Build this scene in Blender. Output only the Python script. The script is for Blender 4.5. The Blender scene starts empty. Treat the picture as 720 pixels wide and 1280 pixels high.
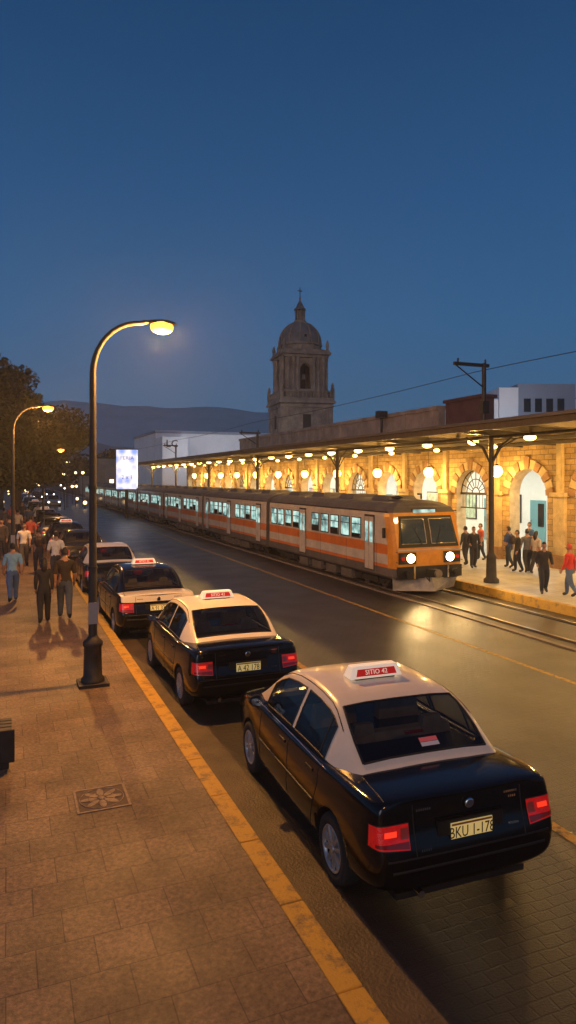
import bpy, bmesh, math, random
import numpy as np
from mathutils import Vector, Matrix, noise
from mathutils.bvhtree import BVHTree
random.seed(7); rng=np.random.default_rng(7)
sc=bpy.context.scene
COL=sc.collection
SN,CS=math.sin(math.radians(22.5)),math.cos(math.radians(22.5))
CAMH=3.5
# ------------------------------------------------------------ materials
def mat(name,col,rough=.7,metal=0,emit=None,es=0,var=0,vscale=5,bump=0,bscale=20,spec=None,alpha=None,coat=0):
    m=bpy.data.materials.new(name); m.use_nodes=True
    nt=m.node_tree; b=nt.nodes['Principled BSDF']
    b.inputs['Base Color'].default_value=(*col,1); b.inputs['Roughness'].default_value=rough
    b.inputs['Metallic'].default_value=metal
    if coat: b.inputs['Coat Weight'].default_value=coat; b.inputs['Coat Roughness'].default_value=.04
    if spec is not None: b.inputs['Specular IOR Level'].default_value=spec
    if emit: b.inputs['Emission Color'].default_value=(*emit,1); b.inputs['Emission Strength'].default_value=es
    tc=None
    if var or bump:
        tc=nt.nodes.new('ShaderNodeTexCoord')
    if var:
        n=nt.nodes.new('ShaderNodeTexNoise'); n.inputs['Scale'].default_value=vscale; n.inputs['Detail'].default_value=6
        n.inputs['Roughness'].default_value=.65
        nt.links.new(tc.outputs['Object'],n.inputs['Vector'])
        r=nt.nodes.new('ShaderNodeValToRGB'); r.color_ramp.elements[0].position=.3; r.color_ramp.elements[1].position=.7
        r.color_ramp.elements[0].color=(*[c*(1-var) for c in col],1); r.color_ramp.elements[1].color=(*[min(1,c*(1+var)) for c in col],1)
        nt.links.new(n.outputs['Fac'],r.inputs['Fac']); nt.links.new(r.outputs['Color'],b.inputs['Base Color'])
    if bump:
        n2=nt.nodes.new('ShaderNodeTexNoise'); n2.inputs['Scale'].default_value=bscale; n2.inputs['Detail'].default_value=4
        nt.links.new(tc.outputs['Object'],n2.inputs['Vector'])
        bp=nt.nodes.new('ShaderNodeBump'); bp.inputs['Strength'].default_value=bump; bp.inputs['Distance'].default_value=.02
        nt.links.new(n2.outputs['Fac'],bp.inputs['Height']); nt.links.new(bp.outputs['Normal'],b.inputs['Normal'])
    return m
def brickmat(name,c1,c2,mortar,w,h,offset=.5,msize=.01,rough=.7,bump=.5,var=.35,rot=0,plane='XY',rvar=0.15,grime=1.2,wob=.012,fine=38,fvar=.25,hgt=.012):
    m=bpy.data.materials.new(name); m.use_nodes=True; nt=m.node_tree; b=nt.nodes['Principled BSDF']
    L=nt.links.new
    tc=nt.nodes.new('ShaderNodeTexCoord'); mp=nt.nodes.new('ShaderNodeMapping')
    L(tc.outputs['Object'],mp.inputs['Vector'])
    src=mp.outputs['Vector']
    if plane=='YZ':
        s=nt.nodes.new('ShaderNodeSeparateXYZ'); c=nt.nodes.new('ShaderNodeCombineXYZ')
        L(src,s.inputs[0]); L(s.outputs['Y'],c.inputs['X']); L(s.outputs['Z'],c.inputs['Y']); src=c.outputs[0]
    mp.inputs['Rotation'].default_value=(0,0,rot)
    wn=nt.nodes.new('ShaderNodeTexNoise'); wn.inputs['Scale'].default_value=3.0; L(src,wn.inputs['Vector'])
    vm=nt.nodes.new('ShaderNodeVectorMath'); vm.operation='SCALE'; vm.inputs['Scale'].default_value=wob
    L(wn.outputs['Color'],vm.inputs[0]); va=nt.nodes.new('ShaderNodeVectorMath'); L(src,va.inputs[0]); L(vm.outputs[0],va.inputs[1])
    br=nt.nodes.new('ShaderNodeTexBrick'); br.offset=offset; br.inputs['Scale'].default_value=1
    br.inputs['Brick Width'].default_value=w; br.inputs['Row Height'].default_value=h; br.inputs['Mortar Size'].default_value=msize
    br.inputs['Mortar Smooth'].default_value=.3; br.inputs['Bias'].default_value=0
    br.inputs['Color1'].default_value=(*c1,1); br.inputs['Color2'].default_value=(*c2,1); br.inputs['Mortar'].default_value=(*mortar,1)
    L(va.outputs[0],br.inputs['Vector'])
    n=nt.nodes.new('ShaderNodeTexNoise'); n.inputs['Scale'].default_value=grime; n.inputs['Detail'].default_value=10; n.inputs['Roughness'].default_value=.7
    L(src,n.inputs['Vector'])
    mr=nt.nodes.new('ShaderNodeMapRange'); mr.inputs['From Min'].default_value=.3; mr.inputs['From Max'].default_value=.7
    mr.inputs['To Min'].default_value=1-var; mr.inputs['To Max'].default_value=1+var; L(n.outputs['Fac'],mr.inputs['Value'])
    n3=nt.nodes.new('ShaderNodeTexNoise'); n3.inputs['Scale'].default_value=fine; n3.inputs['Detail'].default_value=5; n3.inputs['Roughness'].default_value=.7; L(src,n3.inputs['Vector'])
    mr3=nt.nodes.new('ShaderNodeMapRange'); mr3.inputs['From Min'].default_value=.3; mr3.inputs['From Max'].default_value=.7
    mr3.inputs['To Min'].default_value=1-fvar; mr3.inputs['To Max'].default_value=1+fvar; L(n3.outputs['Fac'],mr3.inputs['Value'])
    mm=nt.nodes.new('ShaderNodeMath'); mm.operation='MULTIPLY'; L(mr.outputs[0],mm.inputs[0]); L(mr3.outputs[0],mm.inputs[1])
    sc_=nt.nodes.new('ShaderNodeVectorMath'); sc_.operation='SCALE'; L(br.outputs['Color'],sc_.inputs[0]); L(mm.outputs[0],sc_.inputs['Scale'])
    L(sc_.outputs[0],b.inputs['Base Color'])
    rn=nt.nodes.new('ShaderNodeTexNoise'); rn.inputs['Scale'].default_value=.8; rn.inputs['Detail'].default_value=3; rn.inputs['Roughness'].default_value=.5; L(src,rn.inputs['Vector'])
    rr=nt.nodes.new('ShaderNodeMapRange'); rr.inputs['From Min'].default_value=.3; rr.inputs['From Max'].default_value=.7
    rr.inputs['To Min'].default_value=rough-rvar; rr.inputs['To Max'].default_value=rough+rvar; L(rn.outputs['Fac'],rr.inputs['Value'])
    L(rr.outputs[0],b.inputs['Roughness'])
    hs=nt.nodes.new('ShaderNodeMath'); hs.operation='MULTIPLY_ADD'; hs.inputs[1].default_value=-1; L(br.outputs['Fac'],hs.inputs[0])
    ns=nt.nodes.new('ShaderNodeMath'); ns.operation='MULTIPLY'; ns.inputs[1].default_value=.9; L(n3.outputs['Fac'],ns.inputs[0]); L(ns.outputs[0],hs.inputs[2])
    bp=nt.nodes.new('ShaderNodeBump'); bp.inputs['Strength'].default_value=bump; bp.inputs['Distance'].default_value=hgt
    L(hs.outputs[0],bp.inputs['Height']); L(bp.outputs['Normal'],b.inputs['Normal'])
    return m
def glassmat(name,tint,refl=.9):
    m=bpy.data.materials.new(name); m.use_nodes=True; nt=m.node_tree; nt.nodes.clear(); L=nt.links.new
    o=nt.nodes.new('ShaderNodeOutputMaterial'); t=nt.nodes.new('ShaderNodeBsdfTransparent'); g=nt.nodes.new('ShaderNodeBsdfGlossy')
    t.inputs[0].default_value=(*tint,1); g.inputs[0].default_value=(refl,refl,refl,1); g.inputs['Roughness'].default_value=.03
    lw=nt.nodes.new('ShaderNodeLayerWeight'); lw.inputs['Blend'].default_value=.5
    pw=nt.nodes.new('ShaderNodeMath'); pw.operation='POWER'; pw.inputs[1].default_value=4.0; L(lw.outputs['Facing'],pw.inputs[0])
    ma=nt.nodes.new('ShaderNodeMath'); ma.operation='MULTIPLY_ADD'; ma.inputs[1].default_value=.75; ma.inputs[2].default_value=.045; L(pw.outputs[0],ma.inputs[0])
    mx=nt.nodes.new('ShaderNodeMixShader')
    L(ma.outputs[0],mx.inputs[0]); L(t.outputs[0],mx.inputs[1]); L(g.outputs[0],mx.inputs[2]); L(mx.outputs[0],o.inputs[0]); return m

# ------------------------------------------------------------ mesh builder
class MB:
    def __init__(s): s.v=[];s.f=[];s.mi=[];s.sm=[];s.mats=[]
    def m(s,mt):
        if mt not in s.mats: s.mats.append(mt)
        return s.mats.index(mt)
    def add(s,vs,fs,mt,smooth=False,X=None):
        o=len(s.v)
        for v in vs:
            s.v.append(tuple(X@Vector(v)) if X is not None else tuple(v))
        if isinstance(mt,list): ids=[s.m(q) for q in mt]
        else: ids=[s.m(mt)]*len(fs)
        for f,i in zip(fs,ids): s.f.append([a+o for a in f]); s.mi.append(i); s.sm.append(smooth)
    def box(s,x0,x1,y0,y1,z0,z1,mt,X=None,tx=0,ty=0):
        vs=[(x0,y0,z0),(x1,y0,z0),(x1,y1,z0),(x0,y1,z0),(x0+tx,y0+ty,z1),(x1-tx,y0+ty,z1),(x1-tx,y1-ty,z1),(x0+tx,y1-ty,z1)]
        s.add(vs,[(0,3,2,1),(4,5,6,7),(0,1,5,4),(1,2,6,5),(2,3,7,6),(3,0,4,7)],mt,X=X)
    def tube(s,pts,rs,mt,n=10,cap=True,smooth=True,X=None):
        pts=[Vector(p) for p in pts]
        if not isinstance(rs,(list,tuple)): rs=[rs]*len(pts)
        vs=[];prev=None
        for i,p in enumerate(pts):
            d=(pts[min(i+1,len(pts)-1)]-pts[max(i-1,0)]).normalized()
            if prev is None: u=d.orthogonal().normalized()
            else: u=(prev-d*prev.dot(d)).normalized()
            prev=u; w=d.cross(u)
            for k in range(n):
                a=2*math.pi*k/n; vs.append(p+(u*math.cos(a)+w*math.sin(a))*rs[i])
        fs=[]
        for i in range(len(pts)-1):
            for k in range(n): fs.append((i*n+k,i*n+(k+1)%n,(i+1)*n+(k+1)%n,(i+1)*n+k))
        s.add(vs,fs,mt,smooth,X)
        if cap:
            s.add(vs[:n],[tuple(reversed(range(n)))],mt,False,X); s.add(vs[-n:],[tuple(range(n))],mt,False,X)
    def lathe(s,prof,c,mt,n=24,smooth=True,X=None,rot=0):
        vs=[];fs=[]
        for r,z in prof:
            for k in range(n):
                a=2*math.pi*k/n+rot; vs.append((c[0]+r*math.cos(a),c[1]+r*math.sin(a),c[2]+z))
        for i in range(len(prof)-1):
            for k in range(n): fs.append((i*n+k,i*n+(k+1)%n,(i+1)*n+(k+1)%n,(i+1)*n+k))
        s.add(vs,fs,mt,smooth,X)
        s.add(vs[:n],[tuple(reversed(range(n)))],mt,False,X); s.add(vs[-n:],[tuple(range(n))],mt,False,X)
    def ell(s,c,r,mt,n=14,m=9,X=None):
        vs=[];fs=[]
        for i in range(m+1):
            t=math.pi*i/m
            for k in range(n):
                a=2*math.pi*k/n
                vs.append((c[0]+r[0]*math.sin(t)*math.cos(a),c[1]+r[1]*math.sin(t)*math.sin(a),c[2]-r[2]*math.cos(t)))
        for i in range(m):
            for k in range(n): fs.append((i*n+k,i*n+(k+1)%n,(i+1)*n+(k+1)%n,(i+1)*n+k))
        s.add(vs,fs,mt,True,X)
    def obj(s,name,parent=None,bevel=0,weld=False):
        me=bpy.data.meshes.new(name); me.from_pydata(s.v,[],s.f)
        for q in s.mats: me.materials.append(q)
        me.polygons.foreach_set('material_index',s.mi); me.polygons.foreach_set('use_smooth',s.sm); me.update()
        if weld:
            bm=bmesh.new(); bm.from_mesh(me); bmesh.ops.remove_doubles(bm,verts=bm.verts,dist=1e-5); bmesh.ops.recalc_face_normals(bm,faces=bm.faces); bm.to_mesh(me); bm.free()
        o=bpy.data.objects.new(name,me); COL.objects.link(o)
        if parent: o.parent=parent
        if bevel:
            b=o.modifiers.new('bevel','BEVEL'); b.width=bevel; b.segments=2; b.limit_method='ANGLE'; b.angle_limit=math.radians(40)
        return o
def empty(name,loc=(0,0,0),rz=0):
    e=bpy.data.objects.new(name,None); COL.objects.link(e); e.location=loc; e.rotation_euler=(0,0,rz); e.empty_display_size=.3; return e
def point(name,loc,e,col,r=.05,parent=None):
    l=bpy.data.lights.new(name,'POINT'); l.energy=e; l.color=col; l.shadow_soft_size=r
    o=bpy.data.objects.new(name,l); COL.objects.link(o); o.location=loc
    if parent: o.parent=parent
    return o
def W(px,py,z=0):
    d=850*(CAMH-z)/(py-598); return WD(px,d)
def WD(px,d):
    k=(px-360)/850
    return d*(SN+CS*k), d*(CS-SN*k)
def text(body,size,mt,loc,rot,parent=None,name='lettering',ext=.002,sx=1):
    c=bpy.data.curves.new(name,'FONT'); c.body=body; c.size=size; c.extrude=ext; c.align_x='CENTER'; c.align_y='CENTER'
    c.resolution_u=2
    o=bpy.data.objects.new(name,c); COL.objects.link(o)
    dg=bpy.context.evaluated_depsgraph_get(); me=bpy.data.meshes.new_from_object(o.evaluated_get(dg)); bpy.data.objects.remove(o)
    o=bpy.data.objects.new(name,me); COL.objects.link(o); me.materials.clear(); me.materials.append(mt)
    o.location=loc; o.rotation_euler=rot; o.scale=(sx,1,1)
    if parent: o.parent=parent
    return o

SOD=(1,.43,.085); WARM=(1,.55,.14)
# ------------------------------------------------------------ camera / world
cam=bpy.data.cameras.new('camera'); co=bpy.data.objects.new('camera',cam); COL.objects.link(co)
co.location=(0,0,CAMH); co.rotation_euler=(math.radians(90),0,-math.radians(22.5))
cam.sensor_fit='VERTICAL'; cam.sensor_height=36; cam.lens=850/1280*36; cam.shift_y=-42/1280; cam.clip_end=20000; cam.clip_start=.05
sc.camera=co
w=bpy.data.worlds.new('World'); sc.world=w; w.use_nodes=True; nt=w.node_tree; bg=nt.nodes['Background']; L=nt.links.new
sky=nt.nodes.new('ShaderNodeTexSky'); sky.sky_type='NISHITA'; sky.sun_disc=False; sky.sun_elevation=math.radians(-3); sky.sun_rotation=math.radians(250)
tc=nt.nodes.new('ShaderNodeTexCoord'); sp=nt.nodes.new('ShaderNodeSeparateXYZ'); L(tc.outputs['Generated'],sp.inputs[0])
rp=nt.nodes.new('ShaderNodeValToRGB'); L(sp.outputs['Z'],rp.inputs['Fac'])
e=rp.color_ramp.elements
e[0].position=0; e[0].color=(.060,.125,.215,1)
e[1].position=.60; e[1].color=(.0085,.050,.140,1)
for p,c in ((.10,(.043,.118,.228,1)),(.22,(.028,.110,.248,1)),(.38,(.016,.082,.212,1)),(.9,(.006,.032,.10,1))):
    q=e.new(p); q.color=c
ms=nt.nodes.new('ShaderNodeVectorMath'); ms.operation='SCALE'; ms.inputs['Scale'].default_value=.05; L(sky.outputs[0],ms.inputs[0])
ad=nt.nodes.new('ShaderNodeVectorMath'); ad.operation='ADD'; L(ms.outputs[0],ad.inputs[0]); L(rp.outputs[0],ad.inputs[1]); L(ad.outputs[0],bg.inputs['Color'])
bg.inputs['Strength'].default_value=1
sun=bpy.data.lights.new('sun','SUN'); sun.energy=.30; sun.angle=math.radians(25); sun.color=(1,.90,.90)
so=bpy.data.objects.new('sun',sun); COL.objects.link(so); so.rotation_euler=(math.radians(76),0,math.radians(-36))
sc.view_settings.view_transform='Standard'; sc.view_settings.look='None'; sc.view_settings.exposure=0

# ------------------------------------------------------------ common materials
m_ground=mat('ground_earth',(.07,.06,.045),.95,var=.4,vscale=.3)
m_pave=brickmat('pavers',(.195,.132,.082),(.135,.092,.058),(.080,.054,.036),.40,.40,offset=.5,msize=.005,rough=.56,bump=.65,var=.55,rvar=.12,grime=1.1,fvar=.55,fine=24)
m_road=brickmat('asphalt',(.044,.037,.030),(.036,.031,.025),(.027,.023,.019),.17,.12,offset=.5,msize=.009,rough=.37,bump=.8,var=.40,rvar=.06,grime=.35,wob=.05,fine=60,fvar=.55,hgt=.011)
m_gut=mat('gutter_concrete',(.080,.060,.042),.55,var=.5,vscale=2,bump=.5,bscale=40)
m_kerb=mat('kerb_stone',(.24,.2,.16),.7,var=.3,vscale=4,bump=.4)
def wornpaint(name,col,under,thr=.47,scale=6):
    m=mat(name,col,.6,bump=.3,bscale=50); nt=m.node_tree; b=nt.nodes['Principled BSDF']
    tc=nt.nodes.new('ShaderNodeTexCoord'); n=nt.nodes.new('ShaderNodeTexNoise'); n.inputs['Scale'].default_value=scale; n.inputs['Detail'].default_value=9; n.inputs['Roughness'].default_value=.75
    nt.links.new(tc.outputs['Object'],n.inputs['Vector']); r=nt.nodes.new('ShaderNodeValToRGB')
    r.color_ramp.elements[0].position=thr-.09; r.color_ramp.elements[1].position=thr+.05
    r.color_ramp.elements[0].color=(*under,1); r.color_ramp.elements[1].color=(*col,1)
    nt.links.new(n.outputs['Fac'],r.inputs['Fac']); nt.links.new(r.outputs['Color'],b.inputs['Base Color']); return m
m_yel=wornpaint('yellow_kerb_paint',(.56,.32,.035),(.20,.13,.055),.45)
m_yel2=wornpaint('yellow_road_paint',(.48,.29,.04),(.08,.065,.045),.48,9)
m_steel=mat('rail_steel',(.35,.33,.3),.3,.9,var=.2)
m_dark=mat('dark_metal',(.03,.03,.03),.5,.4,var=.3,vscale=8)
m_post=mat('lamp_post_paint',(.034,.029,.026),.6,.1,var=.35,vscale=6,bump=.2)
m_plat=brickmat('platform_tiles',(.46,.44,.38),(.40,.38,.33),(.2,.19,.16),.6,.6,offset=0,msize=.01,rough=.45,bump=.3,var=.2)
m_bulb=mat('sodium_bulb',(1,.6,.2),.4,emit=(1,.40,.045),es=3.2)
m_globe=mat('lamp_globe',(1,.85,.5),.4,emit=(1,.58,.15),es=7)
STK=mat('sticker_grey',(.3,.3,.3),.6)

# ------------------------------------------------------------ ground, road, pavement
b=MB(); b.add([(-6000,-6000,-.02),(6000,-6000,-.02),(6000,6000,-.02),(-6000,6000,-.02)],[(0,1,2,3)],m_ground); b.obj('ground')
b=MB(); b.add([(2.6,-40,0),(13.35,-40,0),(13.35,320,0),(2.6,320,0)],[(0,1,2,3)],m_road); b.obj('road')
b=MB(); b.add([(2.2,-40,.004),(2.62,-40,.004),(2.62,320,.004),(2.2,320,.004)],[(0,1,2,3)],m_gut); b.obj('gutter')
b=MB(); b.box(-14,2.0,-40,320,-.1,.12,m_pave); pv=b.obj('pavement')
b=MB()
y=-40
while y<200:
    b.box(2.003,2.2,y,y+.992,-.1,.122,m_yel); y+=1.0
b.obj('kerb',bevel=.012)
b=MB()
b.add([(5.02,-40,.004),(5.15,-40,.004),(5.15,250,.004),(5.02,250,.004)],[(0,1,2,3)],m_yel2)
b.add([(8.92,-40,.004),(9.02,-40,.004),(9.02,250,.004),(8.92,250,.004)],[(0,1,2,3)],m_yel2)
b.obj('road_marking')
m_orn=mat('carved_stone',(.28,.21,.145),.7,var=.45,vscale=12,bump=.3)
m_orn2=mat('carved_stone_dark',(.12,.085,.06),.8,var=.3,vscale=10)
cx,cy=W(127,998,.12)
em=empty('ornamental_paving_tile',(cx,cy,.12))
b=MB(); b.box(-.27,.27,-.27,.27,0,.004,m_orn2)
b.box(-.27,.27,-.27,-.245,.004,.008,m_orn);b.box(-.27,.27,.245,.27,.004,.008,m_orn);b.box(-.27,-.245,-.245,.245,.004,.008,m_orn);b.box(.245,.27,-.245,.245,.004,.008,m_orn)
for k in range(8):
    a=k*math.pi/4; R=Matrix.Rotation(a,4,'Z')
    n=10; pts=[]
    L_=.215
    for i in range(n):
        t=2*math.pi*i/n; pts.append((.045+L_/2-.02+(L_/2-.02)*math.cos(t),.036*math.sin(t),.009))
    b.add(pts,[tuple(range(n))],m_orn,X=R)
b.lathe([(.04,0),(.04,.010),(.02,.012)],(0,0,0),m_orn,16)
for r in (.13,.225): b.tube([(r*math.cos(2*math.pi*i/28),r*math.sin(2*math.pi*i/28),.005) for i in range(29)],.006,m_orn,5)
b.obj('carving',em)

b=MB(); m_bed=mat('track_slab',(.060,.050,.040),.5,var=.4,vscale=1.5,bump=.6,bscale=25)
b.add([(10.75,-40,.004),(12.95,-40,.004),(12.95,300,.004),(10.75,300,.004)],[(0,1,2,3)],m_bed)
for rx in (11.13,12.57):
    b.box(rx-.035,rx+.035,-40,300,.005,.05,m_steel)
    q=rx+.07*(1 if rx<12 else -1); b.box(q-.02,q+.02,-40,300,.0055,.02,m_dark)
b.box(10.62,10.75,-40,300,0,.03,m_kerb)
b.obj('railway_track')
b=MB(); b.box(13.4,26,-20,75,-.1,.25,m_plat); b.box(13.25,13.397,-20,75,-.1,.253,m_yel)
b.obj('station_platform')

# ------------------------------------------------------------ street lamps
def street_lamp(x,y,h=6.2,arm=1.02,e=900):
    em=empty('street_lamp',(x,y,.12))
    b=MB(); H=h-.12
    b.box(-.24,.24,-.24,.24,0,.05,m_post)
    b.lathe([(.19,.05),(.19,.10),(.15,.14),(.14,.62),(.16,.64),(.16,.70),(.10,.76),(.075,.80)],(0,0,0),m_post,16)
    pts=[(0,0,.78),(0,0,1.8),(0,0,1.85),(0,0,3.0),(0,0,H-1.0)]
    rs=[.072,.07,.064,.06,.052]
    R=.78
    for i in range(1,11):
        a=math.pi/2*i/10
        pts.append((R*(1-math.cos(a)),0,H-1.0+R*1.15*math.sin(a))); rs.append(.05-.001*i)
    pts.append((arm-.12,0,H-.07)); rs.append(.036)
    b.tube(pts,rs,m_post,12)
    b.box(-.075,.075,-.08,-.06,1.0,1.35,STK)
    b.tube([(0,0,3.2),(0,0,3.26)],.072,m_dark,12); b.tube([(0,0,1.9),(0,0,1.94)],.078,m_dark,12)
    b.obj('post',em)
    b=MB(); vs=[];n=14
    st=[(-.16,.04,.03),(-.08,.07,.045),(.08,.12,.07),(.22,.13,.075),(.34,.09,.05),(.40,.02,.02)]
    for (sx,wy,hz) in st:
        for k in range(n):
            a=2*math.pi*k/n; zz=math.sin(a); vs.append((arm+sx,wy*math.cos(a),H-.08+hz*(zz if zz>0 else zz*.25)))
    fs=[(i*n+k,i*n+(k+1)%n,(i+1)*n+(k+1)%n,(i+1)*n+k) for i in range(len(st)-1) for k in range(n)]
    b.add(vs,fs,m_post,True); b.obj('lamp_head',em)
    b=MB(); b.ell((arm+.14,0,H-.135),(.20,.15,.12),m_bulb,20,12); b.obj('lamp_lens',em)
    point('lamp_light',(arm+.14,0,H-.34),e,SOD,.10,em)
lx,ly=W(116,855,.12)
street_lamp(lx,ly,6.22,1.0,1800)
street_lamp(.22,26.3,6.2,1.05,1500)
street_lamp(1.0,-3.2,6.2,1.0,720)
street_lamp(2.1,44.5,5.4,.9,160); street_lamp(1.9,66,5.4,.9,220)

# ------------------------------------------------------------ cars
m_black=mat('black_paint',(.004,.004,.0045),.12,0,var=.2,vscale=3)
m_white=mat('white_paint',(.76,.70,.58),.28,coat=.5,var=.08,vscale=3)
m_silver=mat('silver_paint',(.40,.39,.37),.3,.5,coat=.5)
m_grey=mat('dark_grey_paint',(.02,.021,.024),.2,.3)
m_trim=mat('black_plastic',(.010,.010,.010),.5)
m_tyre=mat('tyre_rubber',(.014,.014,.014),.85,bump=.3,bscale=60)
m_rim=mat('rim_alloy',(.42,.42,.42),.35,.7)
m_glass=glassmat('car_glass',(.38,.39,.38))
m_red=mat('tail_lamp_red',(.42,.008,.006),.12,emit=(1,.012,.008),es=.20,coat=1,var=.4,vscale=16,bump=.3,bscale=70)
m_redd=mat('tail_lamp_dark',(.14,.006,.006),.2,coat=1,emit=(1,.02,.01),es=.03)
m_redb=mat('tail_lamp_bulb',(.6,.03,.02),.2,emit=(1,.05,.015),es=.9)
m_clear=mat('lamp_clear',(.32,.05,.04),.15,coat=1)
m_chrome=mat('chrome',(.7,.7,.7),.12,1)
m_seat=mat('seat_fabric',(.38,.32,.25),.9,var=.25)
m_plate=mat('number_plate',(.80,.66,.26),.5,emit=(1,.76,.26),es=.26)
m_ink=mat('ink_black',(.02,.02,.02),.6)
m_signw=mat('roof_sign_white',(.8,.75,.68),.4,emit=(1,.80,.60),es=.35)
m_redink=mat('ink_red',(.45,.015,.015),.5,emit=(1,.02,.01),es=.2)
m_band=mat('plate_band',(.25,.12,.05),.5)

def ring(y,Wd,zb,ze,cr,dy):
    P=[(0,zb),(.6*Wd,zb),(.95*Wd,zb+.03),(Wd,zb+.15),(Wd,.56),(.99*Wd,max(.64,ze-.22)),(.972*Wd,ze-.045),(.90*Wd,ze-.002),(.5*Wd,ze+.6*cr),(0,ze+cr)]
    half=[(x,y+d,z) for (x,z),d in zip(P,dy)]
    return half+[(-x,yy,z) for (x,yy,z) in reversed(half[1:-1])]
z10=[0]*10
def build_body():
    S=[ring(0.0,.735,.33,.955,.01,[.03,.02,.03,.0,-.02,.06,.075,.09,.065,.055]),
       ring(.035,.81,.28,.975,.015,[.0,.0,.0,.0,-.02,.03,.045,.06,.045,.035]),
       ring(.20,.86,.22,.985,.022,z10),ring(.45,.873,.2,.98,.025,z10),ring(.72,.876,.19,.97,.022,z10),ring(1.2,.878,.18,.945,.02,z10),
       ring(1.9,.88,.18,.93,.01,z10),ring(2.6,.878,.18,.93,.01,z10),ring(3.0,.872,.19,.925,.02,z10),ring(3.15,.868,.19,.90,.04,z10),
       ring(3.55,.85,.2,.84,.055,z10),ring(3.85,.80,.23,.775,.05,z10),ring(4.0,.74,.25,.70,.04,[0,0,0,0,.02,0,-.02,-.03,-.02,-.02]),ring(4.08,.62,.30,.66,.03,[0,0,0,0,.02,0,-.03,-.06,-.03,-.03])]
    n=18; vs=[p for r in S for p in r]; fs=[]
    for i in range(len(S)-1):
        for k in range(n): fs.append((i*n+k,(i)*n+(k+1)%n,(i+1)*n+(k+1)%n,(i+1)*n+k))
    for base,rev in ((0,False),((len(S)-1)*n,True)):
        fs.append(tuple(base+q for q in ((0,1,17) if rev else (1,0,17))))
        for k in range(1,8):
            q=(k,k+1,n-k-1,n-k); fs.append(tuple(base+t for t in (q if rev else reversed(q))))
        fs.append(tuple(base+q for q in ((8,9,10) if rev else (9,8,10))))
    me=bpy.data.meshes.new('car_body'); me.from_pydata(vs,[],fs); me.update()
    bm=bmesh.new(); bm.from_mesh(me); bmesh.ops.recalc_face_normals(bm,faces=bm.faces); bm.to_mesh(me); bm.free()
    o=bpy.data.objects.new('tmp_body',me); COL.objects.link(o)
    s=o.modifiers.new('s','SUBSURF'); s.levels=3; s.render_levels=3
    dg=bpy.context.evaluated_depsgraph_get(); me2=bpy.data.meshes.new_from_object(o.evaluated_get(dg))
    bm=bmesh.new(); bm.from_mesh(me2); bvh=BVHTree.FromBMesh(bm); bm.free()
    o.modifiers.clear(); o.data=me2
    for yy in (.80,3.2):
        for sx in (-1,1):
            c=MB(); c.tube([(sx*.56,yy,.30),(sx*1.1,yy,.30)],.335,m_trim,40); co_=c.obj('cut',weld=True)
            md=o.modifiers.new('b','BOOLEAN'); md.object=co_; md.operation='DIFFERENCE'; md.solver='EXACT'
    dg=bpy.context.evaluated_depsgraph_get(); me3=bpy.data.meshes.new_from_object(o.evaluated_get(dg))
    for q in [q for q in bpy.data.objects if q.name.startswith('cut')]: bpy.data.objects.remove(q)
    bpy.data.objects.remove(o)
    me3.materials.clear(); me3.materials.append(m_black); me3.materials.append(m_trim)
    for p in me3.polygons:
        p.use_smooth=True; c=p.center
        inw=any(abs(math.hypot(c.y-yy,c.z-.30)-.335)<.006 for yy in (.8,3.2)) or (abs(abs(c.x)-.56)<.003 and abs(p.normal.x)>.9)
        p.material_index=1 if inw else 0
        if inw: p.use_smooth=False
    return me3,bvh
BODY,BVH=build_body()
def surf(x,y,z,side):
    if side in 'LR':
        s=-1 if side=='L' else 1; h=BVH.ray_cast(Vector((s*2,y,z)),Vector((-s,0,0)))
    elif side=='B': h=BVH.ray_cast(Vector((x,-2,z)),Vector((0,1,0)))
    elif side=='F': h=BVH.ray_cast(Vector((x,6,z)),Vector((0,-1,0)))
    else: h=BVH.ray_cast(Vector((x,y,3)),Vector((0,0,-1)))
    return h[0],h[1]
def polyproj(b,pts,side,r,mt,step=.06):
    out=[]
    for (p,q) in zip(pts[:-1],pts[1:]):
        p=Vector(p);q=Vector(q); n=max(1,int((q-p).length/step))
        for i in range(n): out.append(p.lerp(q,i/n))
    out.append(Vector(pts[-1])); res=[]
    for p in out:
        h,_=surf(p.x,p.y,p.z,side)
        if h is not None: res.append(h)
    if len(res)>1: b.tube(res,r,mt,6)
def corner_patch(b,sx,front,a0,a1,z0,z1,mt,off=.006,na=14,nz=6,c=(.52,.38),taper=.03):
    vs=[]
    for i in range(na+1):
        a=math.radians(a0+(a1-a0)*i/na)
        for j in range(nz+1):
            t=i/na; zz0=z0+taper*t; zz=zz0+(z1-zz0)*j/nz
            cyy=c[1] if not front else 4.08-c[1]
            d=Vector((sx*math.cos(a),-math.sin(a)*(1 if not front else -1),0))
            org=Vector((sx*c[0],cyy,zz))+d*2
            h=BVH.ray_cast(org,-d)
            p=h[0]+h[1]*off; vs.append(p)
    fs=[(i*(nz+1)+j,(i+1)*(nz+1)+j,(i+1)*(nz+1)+j+1,i*(nz+1)+j+1) for i in range(na) for j in range(nz)]
    b.add(vs,fs,mt,True)
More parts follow.
